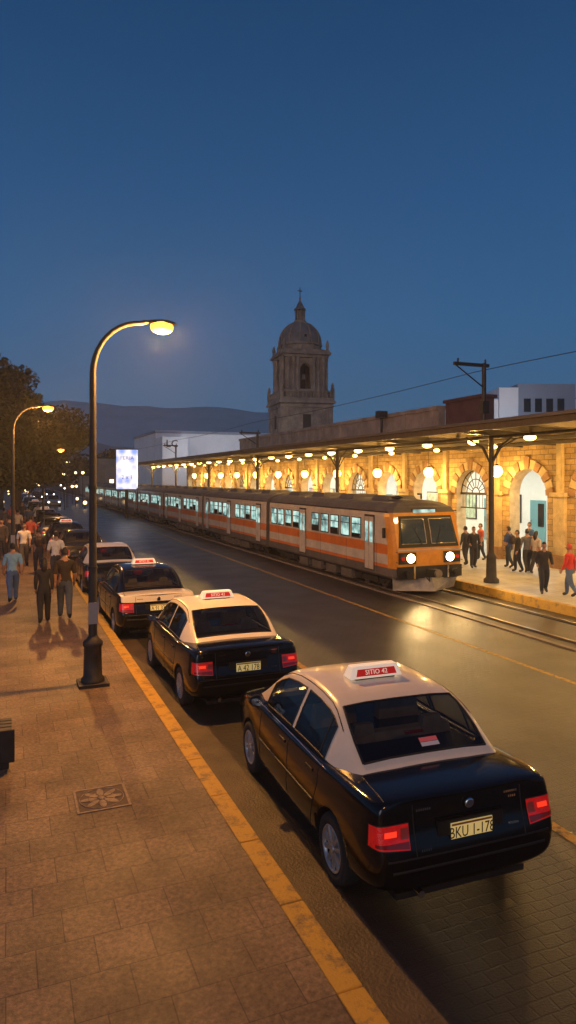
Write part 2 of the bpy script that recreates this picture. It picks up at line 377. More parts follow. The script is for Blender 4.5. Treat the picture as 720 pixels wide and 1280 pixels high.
def cabin(roofmat):
    YS=[.60,.70,.86,1.0,1.1,1.22,1.35,1.6,1.86,1.94,2.2,2.45,2.6,2.75,2.95,3.2]
    zp=[(.60,.975),(.70,1.03),(.86,1.15),(1.0,1.245),(1.1,1.305),(1.22,1.36),(1.35,1.395),(1.6,1.42),(1.9,1.43),(2.2,1.42),(2.45,1.385),(2.6,1.32),(2.75,1.23),(2.95,1.095),(3.2,.93)]
    def zt(y):
        for (a,za),(c,zc) in zip(zp[:-1],zp[1:]):
            if a<=y<=c: return za+(zc-za)*(y-a)/(c-a)
    def wb(y):
        return .815-.11*max(0,(1.1-y)/.5)**1.6-.10*max(0,(y-2.6)/.6)**1.5
    b=MB(); T=[0,.08,.5,.87,1]
    rings=[]
    for y in YS:
        z=zt(y); zb=min(.925,z-.01); h=[]
        ze=z-.03*min(1,(z-.93)/.2)
        for t in T:
            zz=zb+(ze-zb)*t; x=wb(y)-.40*max(0,zz-.925)-.03*t*t; h.append((x,y,zz))
        xe=h[-1][0]
        h.append((xe-.060,y,z-.004)); h.append((xe*.55,y,z+.012))
        full=h+[(0,y,z+.016)]+[(-x,yy,zz) for x,yy,zz in reversed(h)]
        rings.append(full)
    n=len(rings[0]); vs=[p for r in rings for p in r]; fs=[];ms=[]
    for i in range(len(YS)-1):
        y0,y1=YS[i],YS[i+1]
        for k in range(n-1):
            kk=k if k<7 else n-2-k
            mt=roofmat
            if kk in (1,2) and ((1.09<y0 and y1<1.87) or (1.93<y0 and y1<2.76)): mt=m_glass
            if kk in (5,6) and ((.69<y0 and y1<1.23) or (y0>2.44)): mt=m_glass
            if kk==0: mt=m_black
            fs.append((i*n+k,i*n+k+1,(i+1)*n+k+1,(i+1)*n+k)); ms.append(mt)
    b.add(vs,fs,ms,True)
    def P(i,k): return Vector(rings[i][k])
    i0,i1=1,5
    for seq in ([P(i,5) for i in range(i0,i1+1)],[P(i,n-6) for i in range(i0,i1+1)],[P(i0,k) for k in range(5,n-5)],[P(i1,k) for k in range(5,n-5)]):
        b.tube(seq,.010,m_trim,6)
    for s_ in (0,1):
        K=lambda k: k if s_==0 else n-1-k
        for (a,c) in ((4,8),(9,13)):
            b.tube([P(i,K(1)) for i in range(a,c+1)],.008,m_trim,6); b.tube([P(i,K(3)) for i in range(a,c+1)],.008,m_trim,6)
            b.tube([P(a,K(k)) for k in (1,2,3)],.008,m_trim,6); b.tube([P(c,K(k)) for k in (1,2,3)],.008,m_trim,6)
        b.tube([P(5,K(1)),P(5,K(2)),P(5,K(3))],.009,m_trim,6)
        b.tube([P(i,K(4)) for i in range(3,13)],.005,m_trim,5)
    return b
def wheel_mesh():
    b=MB(); R=.295
    prof=[(.19,-.09),(.25,-.095),(.283,-.085),(R,-.05),(R,.05),(.283,.085),(.25,.095),(.195,.09),(.19,.07)]
    n=32
    def spin(pr,mt):
        vs=[];fs=[]
        for r,x in pr:
            for k in range(n): a=2*math.pi*k/n; vs.append((x,r*math.cos(a),r*math.sin(a)))
        for i in range(len(pr)-1):
            for k in range(n): fs.append((i*n+k,i*n+(k+1)%n,(i+1)*n+(k+1)%n,(i+1)*n+k))
        b.add(vs,fs,mt,True)
    spin(prof,m_tyre)
    b.tube([(.0,0,0),(.045,0,0)],.19,m_trim,28)
    spin([(.195,.088),(.19,.094),(.178,.09),(.172,.06)],m_rim)
    for k in range(10):
        X=Matrix.Rotation(2*math.pi*k/10,4,'X')
        b.add([(.05,-.022,.04),(.05,.022,.04),(.07,.028,.178),(.07,-.028,.178),(.082,-.014,.04),(.082,.014,.04),(.082,.018,.178),(.082,-.018,.178)],
              [(4,5,6,7),(0,4,7,3),(5,1,2,6),(3,7,6,2),(0,1,5,4)],m_rim,X=X)
    b.tube([(.05,0,0),(.092,0,0)],[.05,.035],m_rim,16)
    me=b.obj('wheel_tmp'); m_=me.data; bpy.data.objects.remove(me); return m_
WHEEL=wheel_mesh()
CABS={}
def details_mesh():
    b=MB()
    for s,sd in ((-1,'L'),(1,'R')):
        polyproj(b,[(0,1.13,.93),(0,1.12,.72),(0,1.22,.50),(0,1.28,.30)],sd,.005,m_trim)
        polyproj(b,[(0,1.90,.93),(0,1.90,.28)],sd,.005,m_trim)
        polyproj(b,[(0,2.78,.93),(0,2.80,.6),(0,2.78,.28)],sd,.005,m_trim)
        polyproj(b,[(0,1.28,.285),(0,2.78,.285)],sd,.005,m_trim)
        polyproj(b,[(0,1.2,.545),(0,2.8,.545)],sd,.014,m_trim)
        polyproj(b,[(0,1.0,.905),(0,2.85,.900)],sd,.006,m_chrome)
        for yy in (1.32,2.06):
            h,_=surf(0,yy,.80,sd); b.box(h.x-.012,h.x+.012,yy-.08,yy+.08,.79,.815,m_dark)
        b.ell((s*.93,2.72,1.0),(.085,.05,.065),m_black); b.box(min(s*.80,s*.90),max(s*.80,s*.90),2.71,2.76,.945,.975,m_black)
        b.add([(s*.86,2.672,.96),(s*1.0,2.672,.96),(s*1.0,2.672,1.04),(s*.86,2.672,1.04)],[(0,1,2,3)],m_chrome)
        corner_patch(b,s,False,86,34,.612,.815,m_trim,.003)
        corner_patch(b,s,False,85,36,.620,.807,m_red)
        corner_patch(b,s,False,84,46,.628,.680,m_redd,.010)
        corner_patch(b,s,False,68,54,.725,.765,m_redb,.010,8,4,taper=0)
        corner_patch(b,s,False,84,73,.70,.78,m_clear,.010,8,4,taper=0)
        corner_patch(b,s,True,84,30,.52,.68,m_clear)
    polyproj(b,[(-.50,0,.56),(-.50,0,.93)],'B',.005,m_trim); polyproj(b,[(.50,0,.56),(.50,0,.93)],'B',.005,m_trim)
    polyproj(b,[(-.74,0,.555),(.74,0,.555)],'B',.008,m_trim)
    for s in (-1,1): polyproj(b,[(s*.72,.13,2),(s*.70,.40,2),(s*.68,.58,2)],'T',.005,m_trim)
    h,_=surf(0,0,.80,'B'); b.box(-.30,.30,h.y-.022,h.y+.01,.785,.805,m_black)
    b.lathe([(.042,0),(.042,.012),(.03,.016)],(0,0,0),m_chrome,20,X=Matrix.Translation((0,h.y-.004,.875))@Matrix.Rotation(math.radians(90),4,'X'))
    h,_=surf(0,0,.69,'B'); b.box(-.30,.30,h.y-.008,h.y+.02,.60,.783,m_trim)
    py_=h.y-.02; b.box(-.19,.19,py_,py_+.014,.612,.756,m_plate)
    b.box(-.185,.185,py_-.002,py_,.736,.752,m_band); b.box(-.185,.185,py_-.002,py_,.615,.624,m_band)
    for (x0,x1,z) in ((-.47,-.34,.885),(.34,.47,.90),(-.46,-.37,.60),(.36,.46,.66),(.38,.45,.86)):
        hh,_=surf((x0+x1)/2,0,z,'B')
        k=x0
        while k<x1-.01:
            b.box(k,k+.011,hh.y-.006,hh.y+.01,z-.009,z+.009,m_chrome); k+=.019
    polyproj(b,[(-.70,0,.46),(.70,0,.46)],'B',.012,m_trim)
    b.tube([(-.45,.02,.25),(-.45,.35,.25)],.028,m_chrome,12)
    b.box(-.6,.6,.15,3.9,.16,.21,m_trim)
    polyproj(b,[(-.35,0,.56),(.35,0,.56)],'F',.03,m_trim)
    b.box(-.09,.09,.90,.93,1.145,1.165,m_redd)
    for sx in (-.36,.36):
        b.box(sx-.24,sx+.24,1.85,1.98,.9,1.16,m_seat,ty=.02,tx=.03); b.box(sx-.12,sx+.12,1.86,1.94,1.17,1.30,m_seat,tx=.02)
        b.tube([(sx-.05,1.9,1.1),(sx-.05,1.9,1.2)],.008,m_chrome,6)
        b.box(sx-.11,sx+.11,1.20,1.27,1.06,1.17,m_seat,tx=.02)
    b.box(-.60,.60,1.20,1.34,.9,1.07,m_seat,tx=.04,ty=.02); b.box(-.62,.62,.8,1.2,.965,.99,m_trim)
    b.box(-.65,.65,2.7,2.95,.9,1.0,m_trim,ty=.05)
    o=b.obj('tmp'); me=o.data; bpy.data.objects.remove(o); return me
DET=details_mesh()
def car(kind,x,y,rz=0,body=m_black,roof=m_white,sign=True,trunk=None,plate='BKJ 178',sx=1,sy=.97,headlights=False):
    em=empty(kind,(x,y,0),rz); em.scale=(sx,sy,1.0)
    me=BODY if body is m_black else BODY.copy()
    if body is not m_black: me.materials[0]=body
    if trunk:
        me=me.copy(); me.materials.append(trunk)
        for p in me.polygons:
            c=p.center
            if p.material_index==0 and c.z>.83 and c.y<.62 and abs(c.x)<.80: p.material_index=2
    o=bpy.data.objects.new('body',me); COL.objects.link(o); o.parent=em
    if roof.name not in CABS:
        t=cabin(roof).obj('t')
        CABS[roof.name]=t.data; bpy.data.objects.remove(t)
    o=bpy.data.objects.new('cabin',CABS[roof.name]); COL.objects.link(o); o.parent=em
    o=bpy.data.objects.new('trim',DET); COL.objects.link(o); o.parent=em
    for i,(sx_,yy) in enumerate(((-1,.8),(1,.8),(-1,3.2),(1,3.2))):
        o=bpy.data.objects.new('wheel_%d'%(i+1),WHEEL); COL.objects.link(o); o.parent=em; o.location=(sx_*.775,yy,.297); o.rotation_euler=(.3*i,0,math.pi if sx_<0 else 0)
    if sign:
        b=MB(); b.box(-.29,.29,1.65,1.84,1.455,1.575,m_signw,tx=.045,ty=.035); b.box(-.22,.22,1.68,1.82,1.43,1.455,m_trim)
        b.obj('roof_sign',em,bevel=.012)
        b=MB(); b.add([(-.225,1.6545,1.480),(.225,1.6545,1.480),(.205,1.6725,1.548),(-.205,1.6725,1.548)],[(0,1,2,3)],m_redink); b.obj('sign_band',em)
        text('SITIO 42',.068,m_signw,(0,1.660,1.514),(math.radians(73),0,0),em,'sign_lettering')
    if plate:
        h,_=surf(0,0,.69,'B')
        text(plate,.125,m_ink,(0,h.y-.022,.676),(math.radians(90),0,0),em,'plate_lettering',.001,.74)
    if headlights:
        b=MB()
        for s in (-1,1): b.ell((s*.6,4.06,.6),(.1,.05,.08),m_hlc,10,6)
        b.obj('headlamps',em)
    return em
m_hlc=mat('car_headlamp_lit',(1,1,1),.3,emit=(1,.92,.75),es=14)
t1=car('taxi',3.46,4.47,math.radians(-2.0),sx=1.03,sy=.99,plate='BKU 1-178')
b=MB()
m_s1=mat('sticker',(.65,.1,.1),.6,emit=(1,.2,.2),es=.1); m_s2=mat('sticker_w',(.75,.7,.7),.6)
def gq(x0,x1,ya,yb,mt):
    z=lambda y:1.03+.75*(y-.70)+.022
    b.add([(x0,ya,z(ya)),(x1,ya,z(ya)),(x1,yb,z(yb)),(x0,yb,z(yb))],[(0,1,2,3)],mt)
gq(-.02,.16,.775,.81,m_s1); gq(-.02,.16,.74,.772,m_s2)
b.obj('window_sticker',t1)
car('taxi',3.34,9.58,math.radians(0),plate='A 42 178')
car('taxi',3.08,14.75,math.radians(1),roof=m_black,trunk=m_white,plate='A 91 330')
car('parked_car',2.95,20.4,0,body=m_black,roof=m_white,sign=False,trunk=None,plate=None)
car('parked_car',2.75,26.8,.01,body=m_grey,roof=m_grey,sign=False,plate=None)
car('taxi',2.62,32,.01,roof=m_black,plate=None)
car('parked_car',2.5,37.2,.01,body=m_silver,roof=m_silver,sign=False,plate=None)
k=42.4; i=0
while k<112:
    car('taxi' if i%3==1 else 'parked_car',2.45,k,.015,body=m_grey if i%2 else m_black,roof=(m_white if i%3==1 else m_grey),sign=(i%3==1),plate=None); k+=5.1+.5*(i%3); i+=1
car('oncoming_car',5.4,92,math.pi,body=m_silver,roof=m_silver,sign=False,plate=None,headlights=True)
car('oncoming_car',4.6,118,math.pi,body=m_grey,roof=m_grey,sign=False,plate=None,headlights=True)
car('oncoming_car',7.4,135,math.pi,body=m_grey,roof=m_grey,sign=False,plate=None,headlights=True)

# ------------------------------------------------------------ train
m_or=mat('train_orange',(.62,.17,.025),.4,var=.16,vscale=2,coat=.3)
m_cream=mat('train_cream',(.52,.47,.40),.45,var=.20,vscale=2,coat=.2)
m_troof=mat('train_roof',(.10,.09,.08),.7,var=.3,vscale=1.5)
m_tgrey=mat('train_skirt',(.10,.09,.085),.6,var=.3,vscale=2)
m_tyel=mat('train_yellow_orange',(.70,.29,.025),.35,var=.15,coat=.4)
m_tglass=mat('windscreen_cab_glow',(.02,.024,.025),.06,coat=1,emit=(.6,.75,.6),es=.03,var=.7,vscale=1.6)  # faint mottled glow in the glass stands for the lit cab interior
m_wdark=mat('dark_window',(.012,.014,.016),.06)
m_winl=bpy.data.materials.new('train_window_lit'); m_winl.use_nodes=True
nt=m_winl.node_tree; bb=nt.nodes['Principled BSDF']; bb.inputs['Base Color'].default_value=(.1,.15,.15,1); bb.inputs['Roughness'].default_value=.1
tc=nt.nodes.new('ShaderNodeTexCoord'); nn=nt.nodes.new('ShaderNodeTexNoise'); nn.inputs['Scale'].default_value=2.6; nn.inputs['Detail'].default_value=3
nt.links.new(tc.outputs['Object'],nn.inputs['Vector']); rr=nt.nodes.new('ShaderNodeValToRGB'); e=rr.color_ramp.elements
e[0].position=.36; e[0].color=(.06,.14,.15,1); e[1].position=.60; e[1].color=(.60,.88,.80,1); q=e.new(.48); q.color=(.28,.54,.50,1)
nt.links.new(nn.outputs['Fac'],rr.inputs['Fac']); nt.links.new(rr.outputs['Color'],bb.inputs['Emission Color']); bb.inputs['Emission Strength'].default_value=1.0
m_hl=mat('headlight_lit',(1,.9,.7),.3,emit=(1,.66,.22),es=30)
m_plough=mat('plough_grey',(.34,.32,.29),.5,var=.3)
TX=11.85
PROF=[(1.10,.46),(1.20,.50),(1.25,.56),(1.25,.80),(1.25,.90),(1.25,1.20),(1.25,1.50),(1.24,2.34),(1.22,2.46),(1.13,2.62),(.85,2.75),(.45,2.82),(0,2.85)]
SEG=[m_tgrey,m_tgrey,m_tgrey,m_or,m_cream,m_or,m_cream,m_cream,m_troof,m_troof,m_troof,m_troof]
tr=empty('train',(0,0,0))
def train_car(y0,y1,front):
    b=MB(); st=[]
    def full(f):
        h=[f(x,z) for x,z in PROF]; return h+[(2*TX-x,y,z) for x,y,z in reversed(h[:-1])]
    def rake(z): return .0 if z<1.3 else .42*((z-1.3)/1.55)**1.3
    if front:
        st.append(full(lambda x,z:(TX-x*.90,y0+rake(z),z if z<2.7 else z-.10)))
        st.append(full(lambda x,z:(TX-x*.965,y0+.10+rake(z),z-.02 if z>2.5 else z)))
        st.append(full(lambda x,z:(TX-x,y0+.35+rake(z)*.9,z)))
    else: st.append(full(lambda x,z:(TX-x,y0,z)))
    st.append(full(lambda x,z:(TX-x,y1,z)))
    n=len(st[0]); vs=[p for r in st for p in r]; fs=[];ms=[]
    for i in range(len(st)-1):
        for k in range(n-1):
            fs.append((i*n+k,i*n+k+1,(i+1)*n+k+1,(i+1)*n+k)); mm=SEG[k] if k<12 else SEG[n-2-k]
            if front and i<2 and mm in (m_cream,m_or): mm=m_tyel
            ms.append(mm)
    N=len(PROF)
    for base in (0,(len(st)-1)*n):
        for k in range(N-1):
            a,c,d,e_=k,k+1,n-2-k,n-1-k
            fs.append((base+a,base+c,base+d,base+e_) if c!=d else (base+a,base+c,base+e_))
            ms.append((m_tyel if 1<k<8 else (m_troof if k>=8 else m_tgrey)) if (base==0 and front) else m_troof)
    b.add(vs,fs,ms,False)
    L_=y1-y0
    doors=[y0+1.15,y0+L_*.62] if front else [y0+.7,y0+L_/2,y1-1.1]
    for side in (-1,1):
        def bx(dx0,dx1,a,c,z0,z1,mt):
            xa,xb=TX+side*(1.25+dx0),TX+side*(1.25+dx1); b.box(min(xa,xb),max(xa,xb),a,c,z0,z1,mt)
        for dy in doors:
            bx(-.02,.012,dy,dy+.62,.62,2.36,m_dark); bx(.012,.026,dy+.04,dy+.30,.66,2.30,m_cream); bx(.012,.026,dy+.33,dy+.58,.66,2.30,m_cream)
            bx(.026,.032,dy+.08,dy+.26,1.5,2.15,m_winl); bx(.026,.032,dy+.37,dy+.54,1.5,2.15,m_winl)
            bx(.012,.05,dy-.06,dy-.03,.9,1.7,m_chrome)
        y=y0+(2.05 if front else .35)
        while y<y1-.7:
            if all(abs(y+.3-(d+.3))>.62 for d in doors):
                bx(-.01,.010,y-.03,y+.61,1.56,2.24,m_dark)
                bx(.010,.014,y+.01,y+.57,1.60,2.0,m_winl); bx(.010,.014,y+.01,y+.57,2.03,2.21,m_winl)
                if random.random()<.35: bx(.014,.016,y+.01,y+.57,1.60,1.60+random.uniform(.08,.3),m_wdark)
                y+=.80
            else: y+=.1
        bx(-.005,.03,y0+.4,y1-.05,2.47,2.50,m_dark)
        bx(-.005,.012,y0+.4,y1-.05,1.505,1.53,m_cream)
        for yv in np.arange(y0+1,y1,2.05): bx(-.004,.004,yv,yv+.012,.6,1.5,m_dark)
    for yy in np.arange(y0+1.5,y1-1,2.4):
        b.box(TX-.55,TX+.55,yy,yy+1.1,2.80,2.94,m_troof,tx=.08,ty=.08)
    b.box(TX-1.0,TX+1.0,y0+.6,y1-.3,.32,.46,m_dark)
    for yy in np.linspace(y0+3.3,y1-3.4,4): b.box(TX-1.12,TX+1.12,yy-.4,yy+.4,.16,.44,m_tgrey)
    for yy in (y0+1.9,y1-1.6):
        b.box(TX-1.02,TX-.94,yy-.95,yy+.95,.22,.36,m_dark); b.box(TX+.94,TX+1.02,yy-.95,yy+.95,.22,.36,m_dark)
        for dy in (-.55,.55):
            for sx in (-.72,.72):
                b.tube([(TX+sx-.05,yy+dy,.33),(TX+sx+.05,yy+dy,.33)],.28,m_steel,20)
            for sx in (-1.06,1.0): b.box(TX+sx,TX+sx+.06,yy+dy-.1,yy+dy+.1,.22,.40,m_dark)
    if front:
        def fp(x,z,off): return (TX+x,y0+rake(z)-off,z)
        b.add([fp(-1.08,1.42,.006),fp(1.08,1.42,.006),fp(1.0,1.9,.006),fp(-1.0,1.9,.006),fp(.95,2.36,.006),fp(-.95,2.36,.006)],[(0,1,2,3),(3,2,4,5)],m_trim)
        for s in (-1,1):
            xa,xb=.09,.96
            P=[fp(s*xa,1.53,.02),fp(s*xb,1.53,.02),fp(s*.93,1.9,.02),fp(s*xa,1.9,.02),fp(s*.88,2.27,.02),fp(s*xa,2.27,.02)]
            b.add(P,[(0,1,2,3),(3,2,4,5)] if s>0 else [(3,2,1,0),(5,4,2,3)],m_tglass)
            for (za,zb_) in ((P[0],P[1]),(P[4],P[5])): b.tube([za,zb_],.014,m_steel,5)
            b.tube([P[0],P[3],P[5]],.014,m_steel,5)
            b.tube([fp(s*.25,1.48,.04),fp(s*.5,2.05,.045)],.012,m_dark,6)
            b.box(TX+s*.80-.29,TX+s*.80+.29,y0-.05,y0+.01,.94,1.28,m_dark)
            b.tube([(TX+s*.70,y0-.09,1.11),(TX+s*.70,y0-.02,1.11)],.13,m_hl,20)
            b.tube([(TX+s*.97,y0-.08,1.11),(TX+s*.97,y0-.02,1.11)],.06,m_red,16)
            b.tube([(TX+s*.70,y0-.07,1.11),(TX+s*.70,y0-.03,1.11)],.15,m_chrome,20)
            b.tube([(TX+s*.85,y0-.28,.66),(TX+s*.85,y0+.05,.66)],[.13,.07],m_dark,14)
            for zz in (.75,1.0,1.3): b.tube([(TX+s*1.16,y0+.02,zz),(TX+s*1.16,y0-.06,zz)],.012,m_dark,6)
            b.box(TX+s*1.31-.04,TX+s*1.31+.04,y0+.45,y0+.52,1.7,2.0,m_dark)
        b.box(TX-1.1,TX+1.1,y0-.012,y0+.01,1.33,1.37,m_cream)
        b.box(TX-.45,TX+.45,y0+.30,y0+.36,2.42,2.58,m_dark); b.box(TX-.4,TX+.4,y0+.285,y0+.30,2.45,2.55,m_winl)
        b.box(TX-1.14,TX+1.14,y0-.06,y0+.2,.50,.86,m_dark)
        b.box(TX-.14,TX+.14,y0-.42,y0,.56,.78,m_dark); b.tube([(TX,y0-.5,.67),(TX,y0-.3,.67)],.12,m_steel,12)
        b.add([(TX-1.1,y0+.3,.12),(TX,y0-.28,.12),(TX+1.1,y0+.3,.12),(TX-1.18,y0+.2,.52),(TX,y0-.12,.52),(TX+1.18,y0+.2,.52)],[(0,1,4,3),(1,2,5,4)],m_plough)
        for s in (-1,1): b.box(TX+s*.6-.03,TX+s*.6+.03,y0-.12,y0-.06,.5,.9,m_chrome)
        b.tube([(TX-.1,y0-.1,.62),(TX-.16,y0-.25,.42),(TX-.22,y0-.12,.56)],.02,m_dark,6)
        b.ell((TX-.4,y0+1.2,2.9),(.12,.3,.06),m_dark); b.tube([(TX+.3,y0+.9,2.85),(TX+.3,y0+.9,3.0),(TX+.3,y0+1.1,3.0)],.03,m_dark,8)
    return b.obj('carriage',tr)
yy=17.4
for i in range(8):
    train_car(yy,yy+10.3,i==0)
    b=MB(); b.box(TX-.95,TX+.95,yy+10.3,yy+10.7,.5,2.6,m_trim); b.obj('gangway',tr)
    yy+=10.7
for s in (-1,1):
    l=bpy.data.lights.new('headlight_beam','SPOT'); l.energy=520; l.color=(1,.64,.26); l.spot_size=math.radians(80); l.spot_blend=.9; l.shadow_soft_size=.08
    o=bpy.data.objects.new('headlight_beam',l); COL.objects.link(o); o.location=(TX+s*.70,17.2,1.11); o.rotation_euler=(math.radians(78),0,math.radians(180)); o.parent=tr

# ------------------------------------------------------------ station
st=empty('railway_station',(0,0,0))
m_stone=brickmat('ochre_stone',(.50,.35,.16),(.33,.22,.095),(.20,.14,.08),.42,.2,msize=.014,rough=.75,bump=.9,var=.40,plane='YZ',fvar=.4,grime=.9)
m_st2=mat('light_stone',(.50,.39,.22),.7,var=.28,vscale=3,bump=.5)
m_st3=mat('dark_stone',(.30,.17,.08),.75,var=.3,vscale=3,bump=.5)
m_hall=mat('hall_white',(.78,.78,.74),.6,var=.04)
m_ceil=mat('canopy_board',(.15,.11,.055),.7,var=.3,vscale=1)
m_beam=mat('canopy_steel',(.07,.055,.04),.55,.2,var=.3)
m_rooft=mat('canopy_roof_sheet',(.10,.09,.085),.7,var=.3,vscale=.8)
XF,XB=18.5,19.0; HS=1.725; A=1.02; ZS=2.85; Z0=.25; Z1=5.0; NB=18
cents=[20.6+HS*2*(i-2) for i in range(NB)]
b=MB(); v=MB(); g=MB()
m_grille=mat('iron_grille',(.05,.035,.02),.5,.5)
for ci,yc in enumerate(cents):
    n=16
    arc=[(yc-A*math.cos(math.pi*i/n),ZS+A*math.sin(math.pi*i/n)) for i in range(n+1)]
    for X_ in (XF,XB):
        vs=[];fs=[]
        def q(a,c,d,e_):
            o=len(vs); vs.extend([(X_,*p) for p in (a,c,d,e_)]); fs.append((o,o+1,o+2,o+3) if X_==XB else (o+3,o+2,o+1,o))
        q((yc-HS,Z0),(yc-A,Z0),(yc-A,ZS),(yc-HS,ZS)); q((yc+A,Z0),(yc+HS,Z0),(yc+HS,ZS),(yc+A,ZS))
        q((yc-HS,ZS),(yc-A,ZS),(yc-A,Z1),(yc-HS,Z1)); q((yc+A,ZS),(yc+HS,ZS),(yc+HS,Z1),(yc+A,Z1))
        for i in range(n): q(arc[i],arc[i+1],(arc[i+1][0],Z1),(arc[i][0],Z1))
        b.add(vs,fs,m_stone)
    full=[(yc-A,Z0)]+arc+[(yc+A,Z0)]
    vs=[(XF,*p) for p in full]+[(XB,*p) for p in full]; k=len(full)
    b.add(vs,[(i,i+1,k+i+1,k+i) for i in range(k-1)],m_st2)
    nv=13
    for i in range(nv):
        a0=math.pi*i/nv+.014; a1=math.pi*(i+1)/nv-.014; r0=A+.002; r1=A+(.36 if i!=6 else .46)
        P=lambda r,a,x:(x,yc-r*math.cos(a),ZS+r*math.sin(a))
        xo=XF-(.05 if i%2 else .085)
        vs=[P(r0,a0,XF+.01),P(r0,a1,XF+.01),P(r1,a1,XF+.01),P(r1,a0,XF+.01),P(r0,a0,xo),P(r0,a1,xo),P(r1,a1,xo),P(r1,a0,xo)]
        v.add(vs,[(4,5,6,7),(0,1,5,4),(1,2,6,5),(2,3,7,6),(3,0,4,7)],m_st2 if i%2 else m_st3)
    yp=yc-HS
    v.box(XF-.16,XF+.005,yp-.26,yp+.26,Z0+.5,ZS-.02,m_st2); v.box(XF-.24,XF+.005,yp-.34,yp+.34,Z0,Z0+.5,m_st3)
    v.box(XF-.24,XF+.005,yp-.36,yp+.36,ZS-.02,ZS+.14,m_st2); v.box(XF-.14,XF+.005,yp-.12,yp+.12,ZS+.14,Z1-.25,m_st2)
    if ci%3==0:
        xx=XF+.25
        for i in range(1,8):
            a=math.pi*i/8; g.tube([(xx,yc-.25*math.cos(a),ZS+.25*math.sin(a)),(xx,yc-A*math.cos(a),ZS+A*math.sin(a))],.018,m_grille,6)
        for r in (.25,.62,A-.03):
            g.tube([(xx,yc-r*math.cos(math.pi*i/16),ZS+r*math.sin(math.pi*i/16)) for i in range(17)],.022,m_grille,6)
        g.box(xx-.04,xx+.04,yc-A,yc+A,ZS-.06,ZS+.04,m_grille)
        for i in range(9):
            y_=yc-A+.11+i*.225; g.tube([(xx,y_,ZS-.6),(xx,y_,ZS-.06)],.012,m_grille,5)
        g.box(xx-.03,xx+.03,yc-A,yc+A,ZS-.65,ZS-.6,m_grille)
v.box(XF-.12,XF+.005,cents[0]-HS,cents[-1]+HS,Z1-.25,Z1-.1,m_st2)
b.obj('arcade_wall',st); v.obj('arch_stones',st); g.obj('iron_fanlights',st)
YA,YB=cents[0]-HS,cents[-1]+HS
b=MB(); XH=23.5
b.box(XH,XH+.2,YA,YB,.25,4.6,m_hall); b.box(XB,XH+.2,YA,YB,4.6,4.75,m_hall); b.box(XB,XH+.2,YA-.2,YA,.25,4.75,m_hall); b.box(XB,XH+.2,YB,YB+.2,.25,4.75,m_hall)
m_door=mat('teal_door',(.14,.34,.38),.4,coat=.3); m_tube=mat('fluorescent_panel',(1,1,1),.5,emit=(.85,1,.97),es=9)
for i,yc in enumerate(cents):
    b.box(XH-.05,XH-.002,yc+.9,yc+1.9,.25,2.45,m_door); b.box(XH-.07,XH-.05,yc+.98,yc+1.36,1.2,2.3,m_wdark); b.box(XH-.09,XH-.05,yc+1.8,yc+1.84,1.2,1.5,m_chrome)
    b.box(XH-.06,XH-.002,yc-.9,yc+.3,1.3,2.7,m_dark); b.box(XH-.07,XH-.06,yc-.85,yc+.25,1.35,2.65,mat('poster',(.4*random.random()+.35,.4*random.random()+.3,.4),.5,var=.5,vscale=4))
    b.box(20.3,20.5,yc-.9,yc+.9,4.54,4.59,m_tube)
b.obj('station_hall',st)
for yc in cents[::2]:
    l=bpy.data.lights.new('hall_light','AREA'); l.energy=210; l.color=(.92,1,.94); l.size=.4; l.size_y=5.5; l.shape='RECTANGLE'
    o=bpy.data.objects.new('hall_light',l); COL.objects.link(o); o.location=(20.9,yc+HS,4.5); o.parent=st
b=MB(); m_conc=mat('parapet_concrete',(.40,.30,.22),.85,var=.35,vscale=.9,bump=.3)
b.box(20.0,20.4,28.6,60,4.8,6.95,m_conc); b.box(19.9,20.5,28.6,60,6.95,7.15,m_conc)
for y_ in np.arange(29,60,2.6): b.box(19.93,20.0,y_,y_+.25,5.0,6.95,m_conc)
b.box(20.4,30,28.6,60,4.8,5.6,m_rooft)
m_redw=mat('red_brown_wall',(.13,.055,.045),.8,var=.3,vscale=1)
b.box(20.3,21.0,25.6,28.4,4.76,7.25,m_redw); b.box(20.2,21.1,25.5,28.5,7.25,7.4,m_redw)
b.box(19.6,28,5,24.4,4.76,5.3,m_rooft); b.box(19.5,22,5,19.3,5.3,6.0,m_rooft)
b.obj('upper_storey',st)

cp=empty('platform_canopy',(0,0,0))
b=MB(); CX0,CX1=12.7,18.4; CZ0,CZ1=5.05,4.85; CY0,CY1=-6,72
def cz(x): return CZ0+(CZ1-CZ0)*(x-CX0)/(CX1-CX0)
n=int((CY1-CY0)/.25)
vs=[];fs=[]
for i in range(n+1):
    y=CY0+i*.25; dz=.03 if i%2 else 0
    vs+= [(CX0,y,CZ0+.06+dz),(CX1+.1,y,CZ1+.36+dz)]
for i in range(n): fs.append((2*i,2*i+1,2*i+3,2*i+2))
b.add(vs,fs,m_rooft)
b.add([(CX0,CY0,CZ0),(CX1,CY0,CZ1),(CX1,CY1,CZ1),(CX0,CY1,CZ0)],[(0,1,2,3)],m_ceil)
b.box(CX0-.06,CX0,CY0,CY1,CZ0-.16,CZ0+.12,m_beam)
b.box(CX0-.16,CX0-.06,CY0,CY1,CZ0+.02,CZ0+.11,m_rooft)
for y in np.arange(CY0+.5,CY1,1.75):
    b.add([(CX0,y,cz(CX0)-.16),(CX0,y+.1,cz(CX0)-.16),(CX1,y+.1,cz(CX1)-.16),(CX1,y,cz(CX1)-.16),(CX0,y,cz(CX0)-.002),(CX0,y+.1,cz(CX0)-.002),(CX1,y+.1,cz(CX1)-.002),(CX1,y,cz(CX1)-.002)],
          [(0,3,2,1),(0,4,7,3),(1,2,6,5)],m_beam)
for x in (14.05,15.4,16.8): b.box(x-.05,x+.05,CY0,CY1,cz(x)-.26,cz(x)-.17,m_beam)
b.obj('canopy_roof',cp)
b=MB()
ys_=[17.2+10.7*i for i in range(-2,6)]
